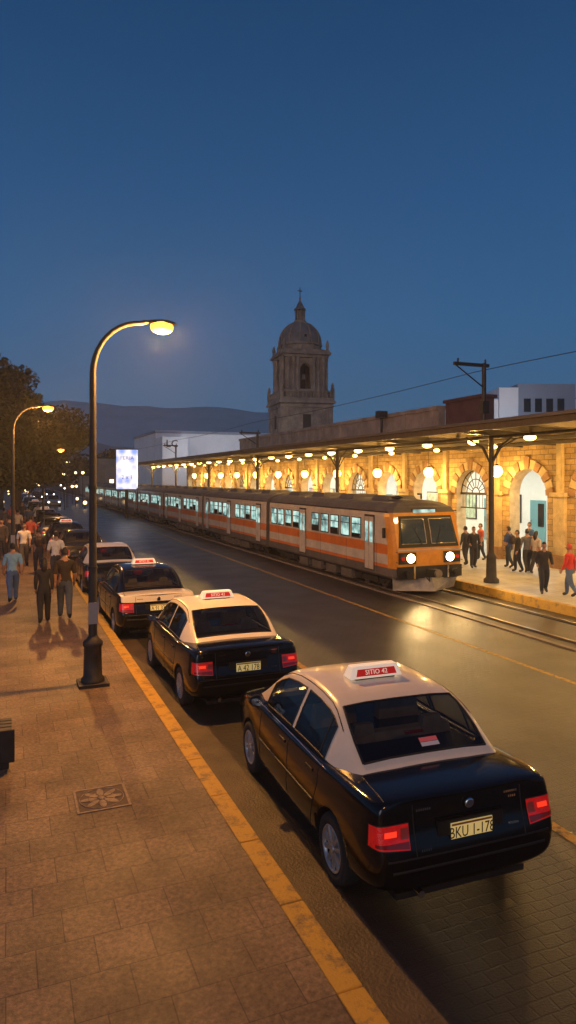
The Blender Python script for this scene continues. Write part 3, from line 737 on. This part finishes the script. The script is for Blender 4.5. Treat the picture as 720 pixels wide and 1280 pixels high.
for y in ys_:
    b.lathe([(.24,0),(.24,.1),(.17,.16),(.15,.75),(.17,.8),(.10,.9),(.09,1.0)],(14.0,y,.25),m_post,14)
    b.tube([(14,y,1.2),(14,y,cz(14)-.2)],.085,m_post,12)
    for s in (-1,1):
        b.tube([(14,y,cz(14)-1.1),(14+s*.35,y,cz(14)-.55),(14+s*.95,y,cz(14)-.25)],.03,m_post,6)
        b.tube([(14,y,cz(14)-1.1),(14,y+s*.35,cz(14)-.55),(14,y+s*.95,cz(14)-.25)],.03,m_post,6)
b.obj('columns',cp)
b=MB(); k=0
for y in np.arange(18.1-2.6*4,71,2.6):
    z=cz(14)-.30
    b.lathe([(.18,.02),(.16,.05),(.03,.10)],(14,y,z),m_beam,12); b.tube([(14,y,z+.1),(14,y,z+.22)],.015,m_beam,5)
    b.ell((14,y,z-.02),(.18,.18,.095),m_globe,14,8)
    if k%2==0: point('canopy_light',(14,y,z-.24),230,WARM,.10,cp)
    k+=1
for y in np.arange(21.3-4.6*3,71,4.6):
    z=3.78; x=17.6
    b.tube([(x,y,z+.2),(x,y,cz(x)-.05)],.014,m_beam,5); b.lathe([(.12,.18),(.07,.25),(.02,.29)],(x,y,z),m_beam,10)
    b.ell((x,y,z),(.23,.23,.23),m_globe,16,12)
    point('globe_light',(x-.0,y,z-.34),230,WARM,.12,cp)
for y in np.arange(19.4,71,3.45):
    z=cz(15.9)-.32; b.ell((15.9,y,z),(.12,.12,.08),m_globe,10,6)
b.obj('hanging_lamps',cp)

def utility_pole(x,y,top,base=.25):
    em=empty('utility_pole',(x,y,base)); b=MB(); H=top-base
    b.tube([(0,0,4.6),(0,0,H)],.07,m_dark,10); b.box(-1.15,.18,-.04,.04,H-.12,H-.02,m_dark)
    b.tube([(-1.1,0,H-.1),(-.05,0,H-.75)],.022,m_dark,6); b.tube([(-1.0,0,H-.02),(-1.0,0,H+.1)],.03,m_dark,8); b.tube([(.05,0,H-.02),(.05,0,H+.12)],.03,m_dark,8)
    b.box(-.12,.12,-.1,.1,H-1.6,H-1.2,m_dark)
    b.obj('mast',em)
utility_pole(14.0,17.55,7.15)
utility_pole(14.0,38.6,6.3); utility_pole(14.0,60,6.5)
em=empty('rooftop_vent',(19.6,33.5,4.8)); b=MB(); b.tube([(0,0,0),(0,0,2.2)],.07,m_dark,8); b.box(-.28,.28,-.2,.2,2.1,2.5,m_dark); b.obj('vent',em)
b=MB()
pts=[]
for i in range(60):
    y=-20+i*2.0; s=((y-17.5)%21.4)/21.4; pts.append((14.0,y,6.95-.5*s*(1-s)))
b.tube(pts,.012,m_dark,5)
b.obj('overhead_wire')

b=MB(); m_wb=mat('white_render',(.80,.80,.82),.7,var=.08,vscale=.4); m_wb2=mat('blue_grey_render',(.26,.30,.38),.7,var=.1,vscale=.4)
dirv=Vector((CS,-SN,0)); fw=Vector((SN,CS,0))
def obox(b,p,wid,dep,z0,z1,mt):
    p=Vector((p[0],p[1],0)); q=[p,p+dirv*wid,p+dirv*wid+fw*dep,p+fw*dep]
    vs=[(a.x,a.y,z0) for a in q]+[(a.x,a.y,z1) for a in q]
    b.add(vs,[(0,3,2,1),(4,5,6,7),(0,1,5,4),(1,2,6,5),(2,3,7,6),(3,0,4,7)],mt)
obox(b,WD(624,46),1.3,12,0,9.65,m_wb); obox(b,WD(647,46.05),3.9,12,0,9.9,m_wb2)
obox(b,WD(600,46.3),7.4,11,0,8.9,m_wb)
for i in range(4): obox(b,WD(655+i*14,46.0),.45,.04,8.0,8.9,m_wdark)
b.obj('white_office_building')
def facade_fill(x,y,z,tx,ty,tz,e,col=(.9,.93,1)):  # added spot without a fixture, brightens the pale building fronts
    l=bpy.data.lights.new('facade_fill_light','SPOT'); l.energy=e; l.color=col; l.spot_size=math.radians(120); l.spot_blend=1; l.shadow_soft_size=.2
    o=bpy.data.objects.new('facade_fill_light',l); COL.objects.link(o); o.location=(x,y,z)
    o.rotation_euler=(Vector((tx,ty,tz))-Vector((x,y,z))).to_track_quat('-Z','Y').to_euler()
fx,fy=WD(640,41); gx,gy=WD(645,46); facade_fill(fx,fy,6.6,gx,gy,8.8,330)
wbd=empty('white_warehouse',(0,0,0)); b=MB()
x0,y0=WD(187,92)
b.box(x0,x0+16,88,104,0,9.4,m_wb); b.box(x0-.15,x0+16.15,87.85,104.15,9.4,9.75,m_wb2)
for i in range(7): b.box(x0+2+i*2,x0+3.2+i*2,87.93,88,4.2,6.0,m_wdark)
b.box(x0-.0,x0+3.2,84,87.84,0,8.7,m_wb); b.obj('walls',wbd)
for k in range(3): facade_fill(x0+3+k*5.5,77,7.0,x0+3+k*5.5,88,7.5,600)
text('LC',1.3,m_ink,(x0+1.2,83.95,7.8),(math.radians(90),0,0),wbd,'lettering',.02)
m_ad=bpy.data.materials.new('lit_ad_panel'); m_ad.use_nodes=True; nt=m_ad.node_tree; bb=nt.nodes['Principled BSDF']
tc=nt.nodes.new('ShaderNodeTexCoord'); vo=nt.nodes.new('ShaderNodeTexVoronoi'); vo.inputs['Scale'].default_value=1.3; nt.links.new(tc.outputs['Object'],vo.inputs['Vector'])
rr=nt.nodes.new('ShaderNodeValToRGB'); e=rr.color_ramp.elements; e[0].position=.2; e[0].color=(.22,.38,.95,1); e[1].position=.65; e[1].color=(1,.97,.95,1); nt.links.new(vo.outputs['Distance'],rr.inputs['Fac'])
nt.links.new(rr.outputs[0],bb.inputs['Emission Color']); bb.inputs['Emission Strength'].default_value=1.1
b=MB(); ax,ay=9.95,61.5
obox(b,(ax-.9,ay+.36),1.85,.35,2.55,6.05,m_ad); obox(b,(ax-.95,ay+.40),1.95,.30,6.05,6.15,m_dark)
b.box(ax-.12,ax+.12,ay+.3,ay+.5,0,2.55,m_dark); ads=b.obj('illuminated_advertising_sign')
m_adb=mat('ad_blue',(.05,.1,.5),.5,emit=(.1,.2,.8),es=.4)
text('FERIA',.5,m_adb,(ax-.0,ay-.02,5.3),(math.radians(90),0,-math.radians(22.5)),ads,'lettering')
text('2 x 1',.5,m_adb,(ax-.0,ay-.02,3.6),(math.radians(90),0,-math.radians(22.5)),ads,'lettering')

# ------------------------------------------------------------ church tower
tx_,ty_=WD(375,100); tw=empty('church_bell_tower',(tx_,ty_,0),math.radians(-8))
m_tow=mat('tower_stone',(.33,.235,.165),.85,var=.5,vscale=.7,bump=.5,bscale=3)
m_towd=mat('tower_dome',(.18,.165,.155),.7,var=.35,vscale=.6)
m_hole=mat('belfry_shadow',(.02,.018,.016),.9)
b=MB()
b.box(-4.4,4.4,-4.4,4.4,0,14.2,m_tow)
for z,w_ in ((9.5,4.65),(13.6,4.7),(14.2,4.95),(14.6,4.75)): b.box(-w_,w_,-w_,w_,z,z+.38,m_tow)
def rad(f):
    for k in range(4): f(Matrix.Rotation(k*math.pi/2,4,'Z'))
def base_f(X):
    for x in (-4.1,-2.9,2.9,4.1): b.box(x-.3,x+.3,-4.62,-4.4,.5,13.6,m_tow,X=X)
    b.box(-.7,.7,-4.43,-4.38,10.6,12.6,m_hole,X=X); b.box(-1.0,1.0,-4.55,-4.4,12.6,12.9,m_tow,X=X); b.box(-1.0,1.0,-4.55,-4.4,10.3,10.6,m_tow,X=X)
    for i in range(13): b.lathe([(.12,0),(.2,.25),(.1,.55),(.16,.8)],(-4.2+i*.7,-4.5,15.0),m_tow,6,X=X)
    b.box(-4.65,4.65,-4.65,-4.35,15.8,15.97,m_tow,X=X)
    for s in (-1,1): b.box(s*4.5-.28,s*4.5+.28,-4.78,-4.22,14.98,16.3,m_tow,X=X)
    b.lathe([(.2,0),(.3,.25),(.22,.55),(.05,.9)],(4.5,-4.5,16.3),m_tow,8,X=X)
rad(base_f)
BW=3.55; z0,z1=15.0,21.2
def bel(X):
    a=.95; zs=19.0; n=12
    arc=[(-a*math.cos(math.pi*i/n),zs+a*math.sin(math.pi*i/n)) for i in range(n+1)]
    vs=[];fs=[]
    def q(p0,p1,p2,p3):
        o=len(vs); vs.extend([(p[0],-BW,p[1]) for p in (p0,p1,p2,p3)]); fs.append((o,o+1,o+2,o+3))
    q((-BW,z0),(-a,z0),(-a,z1),(-BW,z1)); q((a,z0),(BW,z0),(BW,z1),(a,z1)); q((-a,z0),(a,z0),(a,16.3),(-a,16.3))
    for i in range(n): q(arc[i],arc[i+1],(arc[i+1][0],z1),(arc[i][0],z1))
    b.add(vs,fs,m_tow,X=X)
    full=[(-a,16.3)]+arc+[(a,16.3)]; k=len(full)
    b.add([(p[0],-BW,p[1]) for p in full]+[(p[0],-BW+.8,p[1]) for p in full],[(i,i+1,k+i+1,k+i) for i in range(k-1)]+[(0,k,2*k-1,k-1)],m_tow,X=X)
    nv=9
    for i in range(nv):
        a0=math.pi*i/nv+.03; a1=math.pi*(i+1)/nv-.03
        P=lambda r,t,y:(-r*math.cos(t),y,zs+r*math.sin(t))
        b.add([P(a,a0,-BW-.1),P(a,a1,-BW-.1),P(a+.35,a1,-BW-.1),P(a+.35,a0,-BW-.1),P(a,a0,-BW+.01),P(a,a1,-BW+.01),P(a+.35,a1,-BW+.01),P(a+.35,a0,-BW+.01)],[(0,1,2,3),(0,4,5,1),(2,6,7,3),(1,5,6,2),(3,7,4,0)],m_tow,X=X)
    for s in (-1,1):
        for x in (1.45,2.2,3.1):
            b.lathe([(.34,0),(.34,.3),(.24,.4),(.22,4.3),(.32,4.6),(.36,4.8)],(s*x,-BW-.32,16.0),m_tow,10,X=X)
            b.box(s*x-.36,s*x+.36,-BW-.7,-BW,15.0,16.0,m_tow,X=X)
    b.lathe([(.42,0),(.36,.12),(.28,.6),(.1,.75)],(0,-BW+1.2,17.8),m_towd,10,X=X)
rad(bel)
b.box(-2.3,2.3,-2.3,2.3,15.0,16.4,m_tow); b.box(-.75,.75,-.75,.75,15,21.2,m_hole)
for z,w_ in ((20.8,4.0),(21.2,4.35),(21.55,4.1)): b.box(-w_,w_,-w_,w_,z,z+.36,m_tow)
def urn(X):
    b.lathe([(.3,0),(.2,.2),(.35,.6),(.25,1.0),(.04,1.5)],(3.8,-3.8,21.9),m_tow,8,X=X)
    b.box(-.9,.9,-4.0,-3.6,21.9,22.6,m_tow,X=X,tx=.4)
rad(urn)
b.lathe([(3.75,21.9),(3.75,22.7),(3.95,22.8),(3.95,23.05),(3.7,23.1)],(0,0,0),m_tow,8,smooth=False,rot=math.pi/8)
dome=[(3.65*math.cos(t)**.85 if t<1.5 else .8,23.05+3.3*math.sin(t)) for t in [i*math.pi/2*.9/12 for i in range(13)]]
b.lathe(dome,(0,0,0),m_towd,32)
for k in range(12):
    a=k*math.pi/6+math.pi/12; b.tube([((r+.06)*math.cos(a),(r+.06)*math.sin(a),z) for r,z in dome],.13,m_tow,6)
for k in range(8):
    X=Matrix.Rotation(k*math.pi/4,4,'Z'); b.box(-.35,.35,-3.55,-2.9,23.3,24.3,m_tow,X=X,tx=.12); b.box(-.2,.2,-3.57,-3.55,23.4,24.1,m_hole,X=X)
b.lathe([(1.15,26.2),(1.15,26.6),(.9,26.65)],(0,0,0),m_tow,12)
for k in range(8):
    a=k*math.pi/4; b.tube([(.78*math.cos(a),.78*math.sin(a),26.5),(.78*math.cos(a),.78*math.sin(a),28.2)],.14,m_tow,6)
b.lathe([(.40,26.5),(.40,28.2)],(0,0,0),m_tow,8); b.lathe([(1.08,28.2),(1.08,28.4),(.8,28.5),(.5,29.1),(.2,29.5),(.13,29.8),(.25,30.0),(.05,30.2)],(0,0,0),m_towd,12)
b.tube([(0,0,30.1),(0,0,31.6)],.07,m_dark,6); b.box(-.42,.42,-.05,.05,31.0,31.12,m_dark)
mo=b.obj('masonry',tw); mo.scale=(.84,.84,1)

# ------------------------------------------------------------ hills
def hill(name,D,fn,mt,depth=.35):
    b=MB(); vs=[];fs=[]
    N=220
    for i in range(N+1):
        px=-1300+3300*i/N
        k=(px-360)/850; dx,dy=SN+CS*k,CS-SN*k
        h=fn(px)*D/850+CAMH
        for j,t in enumerate((0,.25,.5,.75,1,1.3)):
            hh=h*(0 if j==0 else (.35,.62,.85,1,.6)[j-1])*(1+.10*noise.noise(Vector((px*.02,t*5,D)))) if j else -5
            d=D*(1-depth+depth*t)
            if j==4: hh=h
            vs.append((dx*d,dy*d,hh*(d/D if j<4 else 1)))
    for i in range(N):
        for j in range(5): fs.append((i*6+j,(i+1)*6+j,(i+1)*6+j+1,i*6+j+1))
    b.add(vs,fs,mt,True); return b.obj(name)
def ridge1(px):
    pts=[(-1300,60),(-400,85),(0,96),(80,97),(120,94),(160,91),(210,88),(255,90),(300,86),(335,82),(400,52),(520,40),(800,60),(2000,50)]
    for (a,h0),(c,h1) in zip(pts[:-1],pts[1:]):
        if a<=px<=c: return h0+(h1-h0)*(px-a)/(c-a)+3.0*noise.noise(Vector((px*.03,3,1)))+1.2*noise.noise(Vector((px*.11,5,1)))
    return 50
def ridge2(px):
    return 44+14*noise.noise(Vector((px*.008,7,1)))+5*noise.noise(Vector((px*.04,1,1)))-10*max(0,min(1,(px-300)/200))
m_h1=mat('hill_painted_haze',(.06,.12,.19),1,var=.2,vscale=.004,emit=(.09,.26,.48),es=.13)  # distance haze put in as bluish colour plus faint emission
m_h2=mat('near_hill_painted_haze',(.045,.08,.11),1,var=.25,vscale=.01,emit=(.09,.22,.40),es=.08)  # weaker painted haze, same bluish glow on the closer ridge
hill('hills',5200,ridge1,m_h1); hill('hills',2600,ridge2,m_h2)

# ------------------------------------------------------------ trees
m_bark=mat('bark',(.06,.045,.03),.9,var=.4,vscale=8,bump=.8)
m_leaf=mat('leaves',(.016,.026,.010),.7,var=.5,vscale=.9); m_leaf2=mat('leaves_light',(.030,.042,.014),.7,var=.4,vscale=.9)
def leaf_cloud(clumps,n,size):
    C=np.array([c[:3] for c in clumps]);R=np.array([c[3] for c in clumps])
    idx=rng.choice(len(clumps),n,p=(R**2)/np.sum(R**2))
    d=rng.normal(size=(n,3)); d/=np.linalg.norm(d,axis=1)[:,None]; r=R[idx]*(rng.random(n)**.45)
    P=C[idx]+d*r[:,None]*np.array([1,1,.75])
    u=rng.normal(size=(n,3)); u/=np.linalg.norm(u,axis=1)[:,None]; v=np.cross(u,rng.normal(size=(n,3))); v/=np.linalg.norm(v,axis=1)[:,None]
    s=size*(.6+.8*rng.random(n))[:,None]
    V=np.stack([P-u*s,P+v*s*.45,P+u*s,P-v*s*.45],1).reshape(-1,3)
    F=np.arange(4*n).reshape(-1,4); return V,F
def tree(x,y,h,cr,nl=14000,seed=1,size=.13):
    r=random.Random(seed); em=empty('street_tree',(x,y,.1)); b=MB()
    th=h*.34; b.tube([(0,0,0),(.05,.03,th*.5),(.12,-.05,th)],[.26,.19,.16],m_bark,10)
    cl=[]
    for i in range(10):
        a=r.random()*6.28; rr_=cr*(.35+.5*r.random()); zz=h*(.45+.42*r.random())
        e_=(rr_*math.cos(a),rr_*math.sin(a),zz); m_=(e_[0]*.4,e_[1]*.4,th+(zz-th)*.55)
        b.tube([(.12,-.05,th-.1),m_,e_],[.12,.07,.025],m_bark,7)
        cl.append((*e_,cr*(.28+.2*r.random())))
        for j in range(3):
            cl.append((e_[0]+r.uniform(-1,1)*cr*.45,e_[1]+r.uniform(-1,1)*cr*.45,min(h*.93,max(h*.36,e_[2]+r.uniform(-1,1)*h*.16)),cr*(.14+.16*r.random())))
    cl.append((0,0,h*.84,cr*.4)); cl.append((0,0,h*.62,cr*.55)); cl.append((0,0,h*.45,cr*.5))
    b.obj('trunk',em)
    V,F=leaf_cloud(cl,nl,size); me=bpy.data.meshes.new('crown'); me.from_pydata(V.tolist(),[],F.tolist()); me.materials.append(m_leaf); me.materials.append(m_leaf2)
    me.polygons.foreach_set('material_index',(rng.random(len(F))<.3).astype(int)); me.update()
    o=bpy.data.objects.new('crown',me); COL.objects.link(o); o.parent=em
tree(.5,50,9.9,4.7,42000,3,.16); tree(-1.0,39,8.4,3.2,22000,5); tree(-4.0,44,10.8,4.4,30000,8,.16); tree(1.0,64,9.4,4.4,24000,9,.18); tree(-.5,80,9.4,4.8,14000,10,.2); tree(-6,58,11,4.5,16000,12,.2); tree(-3.6,34,7.5,2.8,14000,15)
cl=[]
for i in range(90):
    px=-60+i*7.2; d=random.uniform(150,210); X_,Y_=WD(px,d); cl.append((X_,Y_,random.uniform(2.5,5.5)+ (2 if 90<px<200 else 0),random.uniform(2.8,4.6)))
V,F=leaf_cloud(cl,26000,.55); me=bpy.data.meshes.new('tl'); me.from_pydata(V.tolist(),[],F.tolist()); me.materials.append(m_leaf); me.update()
o=bpy.data.objects.new('distant_tree_line',me); COL.objects.link(o)
m_db=mat('distant_wall',(.25,.22,.19),.9,var=.3,vscale=.2); m_dl=mat('distant_lit_window',(1,.8,.5),.5,emit=(1,.62,.24),es=5); m_dlw=mat('distant_white_light',(1,1,1),.5,emit=(1,.88,.66),es=5)
b=MB()
for i in range(22):
    px=20+i*14; d=random.uniform(110,150); X_,Y_=WD(px,d)
    if 1<X_<14.5:
        X_,Y_=WD(px,240)
        if 1<X_<14.5: continue
    h=random.uniform(4,7.5); w_=random.uniform(5,10); b.box(X_,X_+w_,Y_,Y_+8,0,h,m_db)
    for k in range(3):
        wx=X_+random.random()*(w_-1); wz=random.uniform(1.5,h-1.2); b.box(wx,wx+.7,Y_-.05,Y_-.01,wz,wz+.8,m_dl if random.random()<.7 else m_dlw)
b.obj('distant_buildings')
b=MB()
for i in range(60):
    X_=random.uniform(-5,9.5); Y_=random.uniform(75,190); z=random.choice((.7,.7,2.4,3.5,4.2,5.5)); r=random.uniform(.08,.22); b.ell((X_,Y_,z),(r,r,r),m_dl if random.random()<.75 else m_dlw,8,6)
    b.tube([(X_,Y_,0),(X_,Y_,z)],.04,m_dark,5)
b.obj('distant_street_lights')

em=empty('street_bench',(-.84,8.75,.12)); b=MB()
for i in range(4): b.box(-.9,.9,-.2+i*.11,-.11+i*.11,.42,.46,m_dark)
for x in (-.8,.82): b.box(x-.05,x+.05,-.2,.22,0,.42,m_dark)
b.box(-.9,.93,-.23,-.2,.08,.46,m_dark); b.obj('seat',em,bevel=.008)

# ------------------------------------------------------------ people
m_skin=mat('skin',(.36,.20,.13),.6); m_hair=mat('hair',(.015,.011,.009),.6); m_shoe=mat('shoe',(.02,.018,.016),.5); m_eye=mat('eye',(.02,.02,.02),.2); m_lip=mat('lip',(.30,.10,.08),.5)
CL={}
def cloth(c):
    if c not in CL: CL[c]=mat('cloth_%d'%len(CL),c,.9,var=.2,vscale=9,bump=.4,bscale=25)
    return CL[c]
def person(x,y,z,yaw,h=1.6,shirt=(.1,.1,.12),pants=(.03,.04,.07),stride=.0,female=False,longhair=False,sleeve='short',bag=False,hair=None,turn=0,armbend=0):
    sw=.88 if female else 1.0; s=stride
    N={'pel':((0,0,.95),(.165*(1.05 if female else 1),.125)),'wai':((0,0,1.10),(.150*sw,.115)),'che':((0,.01,1.29),(.190*sw,.130)),'sho':((0,0,1.42),(.16*sw,.10)),'nec':((0,.0,1.51),(.058,.060)),'hea':((0,.015,1.60),(.06,.06))}
    E=[('pel','wai','s'),('wai','che','s'),('che','sho','s'),('sho','nec','k'),('nec','hea','k')]
    for sd,sg in (('L',-1),('R',1)):
        ph=s*sg
        N['sh'+sd]=((sg*.195*sw,0,1.40),(.072*sw,.075)); N['el'+sd]=((sg*.240*sw,-.02-ph*.16,1.135),(.056,.058))
        N['wr'+sd]=((sg*.235*sw,.05-ph*.28+armbend*.15,.90+armbend*.18),(.036,.034))
        N['hi'+sd]=((sg*.095,0,.88),(.120,.125)); N['kn'+sd]=((sg*.098,.03+ph*.24,.50),(.080,.085))
        N['an'+sd]=((sg*.10,-.03+ph*.40+(-.08 if ph<0 else 0),.095+(.07 if ph<-.3 else 0)),(.058,.062)); N['to'+sd]=((sg*.115,.13+ph*.40+(-.06 if ph<0 else 0),.045),(.048,.036))
        E+= [('sho','sh'+sd,'s'),('sh'+sd,'el'+sd,'s' ),('el'+sd,'wr'+sd,'s' if sleeve=='long' else 'k'),('pel','hi'+sd,'t'),('hi'+sd,'kn'+sd,'t'),('kn'+sd,'an'+sd,'t'),('an'+sd,'to'+sd,'h')]
    names=list(N); me=bpy.data.meshes.new('p'); me.from_pydata([N[k][0] for k in names],[(names.index(a),names.index(c)) for a,c,_ in E],[])
    o=bpy.data.objects.new('p',me); COL.objects.link(o)
    md=o.modifiers.new('skin','SKIN'); md.use_smooth_shade=True; md.branch_smoothing=.4
    for i,k in enumerate(names):
        sv=me.skin_vertices[0].data[i]; sv.radius=(N[k][1][0]*1.08,N[k][1][1]*1.08); sv.use_root=(k=='pel')
    sb=o.modifiers.new('s','SUBSURF'); sb.levels=2; sb.render_levels=2
    dg=bpy.context.evaluated_depsgraph_get(); m2=bpy.data.meshes.new_from_object(o.evaluated_get(dg)); bpy.data.objects.remove(o)
    M_={'s':cloth(shirt),'t':cloth(pants),'k':m_skin,'h':m_shoe}
    segs=[(Vector(N[a][0]),Vector(N[c][0]),l) for a,c,l in E]
    b=MB(); ms=[]
    for p in m2.polygons:
        c=p.center; best=None
        for a,d,l in segs:
            ab=d-a; t=max(0,min(1,(c-a).dot(ab)/ab.length_squared)); dist=(a+ab*t-c).length
            if best is None or dist<best[0]: best=(dist,l)
        l=best[1]
        if l=='s' and c.z<.99 and abs(c.x)<.17: l='t'
        if l=='t' and c.z>.95: l='s'
        if c.z>1.48: l='k'
        ms.append(M_[l])
    b.add([v.co for v in m2.vertices],[tuple(p.vertices) for p in m2.polygons],ms,True)
    HX=Matrix.Translation((0,.02,1.655))@Matrix.Rotation(turn,4,'Z')
    hm=cloth(hair) if hair else m_hair
    vs=[];n=18;m=14
    for i in range(m+1):
        t=math.pi*i/m
        for k in range(n):
            a=2*math.pi*k/n; X_=.076*math.sin(t)*math.cos(a); Y_=.096*math.sin(t)*math.sin(a); Z_=-.118*math.cos(t)
            if Z_<0: X_*=1+.9*Z_*1.2; Y_*=1+.25*Z_
            if Y_>.05 and abs(X_)<.016 and -.04<Z_<.015: Y_+=.022
            vs.append((X_,Y_,Z_))
    fs=[]
    for i in range(m):
        for k in range(n): fs.append((i*n+k,i*n+(k+1)%n,(i+1)*n+(k+1)%n,(i+1)*n+k))
    b.add(vs,fs,m_skin,True,X=HX)
    vs2=[tuple(Vector(v)*1.09+Vector((0,-.006,.006))) for v in vs]
    f2=[f for f in fs if (lambda c: c.z>.045 or (c.y<.012 and c.z>-.055))(sum((Vector(vs[q]) for q in f),Vector())/4)]
    b.add(vs2,f2,hm,True,X=HX)
    if longhair: b.tube([(0,-.05,.06),(0,-.085,-.05),(0,-.095,-.16),(0,-.085,-.27)],[.07,.085,.075,.03],hm,10,X=HX)
    for sg in (-1,1):
        b.ell((sg*.078,-.0,-.01),(.010,.018,.03),m_skin,8,6,X=HX); b.ell((sg*.028,.082,.008),(.012,.008,.007),m_eye,8,5,X=HX)
    b.ell((0,.085,-.052),(.022,.008,.007),m_lip,8,5,X=HX)
    for sd,sg in (('L',-1),('R',1)):
        wr=Vector(N['wr'+sd][0]); el=Vector(N['el'+sd][0]); d=(wr-el).normalized(); f=Vector((0,1,0)); f=(f-d*f.dot(d)).normalized()
        inn=Vector((-sg,0,0)); inn=(inn-d*inn.dot(d)).normalized()
        b.tube([wr-d*.02,wr+d*.03,wr+d*.075,wr+d*.09],[.028,.034,.035,.024],m_skin,8)
        for fi,(off,ln) in enumerate(((.030,.068),(.010,.077),(-.010,.072),(-.029,.055))):
            p0=wr+d*.080+f*off; p1=p0+d*ln*.5+inn*.006; p2=p1+d*ln*.4+inn*.022
            b.tube([p0,p1,p2],[.0095,.009,.007],m_skin,6)
        p0=wr+d*.03+f*.028; b.tube([p0,p0+f*.028+d*.025,p0+f*.03+d*.055+inn*.01],[.012,.010,.008],m_skin,6)
    if bag:
        bm_=cloth((.05,.03,.025)); b.ell((.0,-.20,1.22),(.15,.10,.20),bm_,12,8)
        for sg in (-1,1): b.tube([(sg*.10,-.15,1.36),(sg*.11,0,1.53),(sg*.11,.15,1.35),(sg*.13,.10,1.12),(sg*.10,-.13,1.08)],.018,bm_,6)
    o=b.obj('pedestrian'); k=h/1.77; o.scale=(k,k,k); o.location=(x,y,z); o.rotation_euler=(0,0,yaw)
    return o
def PP(px,py,z): return (*W(px,py,z),z)
person(*PP(16,752,.12),.1,1.60,(.18,.36,.55),(.06,.12,.28),.5)
person(*PP(55,779,.12),.0,1.52,(.02,.02,.022),(.02,.02,.022),.35,female=True,longhair=True,sleeve='long')
person(*PP(81,773,.12),-.05,1.70,(.035,.026,.02),(.06,.08,.12),-.45)
person(*PP(70,728,.12),.1,1.66,(.74,.70,.62),(.05,.05,.06),.4)
person(*PP(48,716,.12),0,1.6,(.05,.05,.06),(.03,.03,.04),-.4,bag=True)
person(*PP(30,708,.12),3.1,1.66,(.72,.66,.58),(.10,.09,.08),.3)
person(*PP(38,690,.12),.2,1.66,(.50,.09,.06),(.04,.04,.05),.4)
person(*PP(12,692,.12),.2,1.7,(.04,.04,.05),(.03,.03,.04),-.4)
person(*PP(2,700,.12),3.0,1.7,(.06,.05,.05),(.03,.03,.04),.3,sleeve='long')
person(*PP(22,676,.12),.2,1.7,(.6,.5,.4),(.04,.04,.05),.4)
person(*PP(5,672,.12),.1,1.7,(.1,.1,.12),(.04,.04,.05),.2)
person(*PP(36,668,.12),.1,1.7,(.08,.12,.2),(.04,.04,.05),.2)
person(*PP(14,664,.12),3,1.7,(.5,.1,.1),(.04,.04,.05),.2)
person(*PP(47,660,.12),.1,1.7,(.5,.45,.4),(.04,.04,.05),.3)
person(*PP(28,657,.12),3,1.7,(.05,.05,.05),(.04,.04,.05),.2)
person(*PP(680,742,.25),2.6,1.45,(.03,.03,.035),(.025,.03,.045),.35,sleeve='long',armbend=.6)
person(*PP(712,746,.25),.4,1.45,(.62,.05,.04),(.10,.16,.28),.4,sleeve='long',hair=(.5,.08,.06))
person(*PP(582,706,.25),.2,1.45,(.04,.04,.05),(.03,.03,.04),.2,sleeve='long')
person(*PP(592,710,.25),2.9,1.5,(.02,.02,.03),(.02,.02,.03),.1,sleeve='long',armbend=.8)
person(*PP(601,700,.25),1.4,1.45,(.5,.1,.06),(.03,.03,.04),.2)
person(*PP(636,710,.25),.3,1.5,(.03,.06,.18),(.02,.03,.05),.4,bag=True)
person(*PP(647,715,.25),1.2,1.45,(.02,.02,.03),(.02,.02,.03),.2,sleeve='long')
person(*PP(659,716,.25),-.4,1.5,(.12,.12,.14),(.03,.03,.04),.4)
person(*PP(662,700,.25),1.6,1.5,(.05,.10,.22),(.03,.03,.04),.2)
person(*PP(670,717,.25),-1.3,1.45,(.42,.36,.32),(.03,.03,.04),.3,female=True,longhair=True)
for i in range(8):
    person(random.uniform(15,18),random.uniform(24,60),.25,random.uniform(0,6),1.5,(random.uniform(.02,.5),random.uniform(.02,.2),.1),(.03,.03,.05),random.uniform(-.4,.4),sleeve='long')

# ------------------------------------------------------------ thin evening haze over the street (real homogeneous scattering volume)
hz=bpy.data.materials.new('evening_haze'); hz.use_nodes=True; nt=hz.node_tree; nt.nodes.clear()
o_=nt.nodes.new('ShaderNodeOutputMaterial'); vs_=nt.nodes.new('ShaderNodeVolumeScatter'); vs_.inputs['Density'].default_value=.0015; vs_.inputs['Anisotropy'].default_value=.1
nt.links.new(vs_.outputs[0],o_.inputs['Volume'])
b=MB(); b.box(-40,60,-30,72,.6,13,hz); b.obj('evening_haze')
print('OBJ',len(bpy.data.objects))
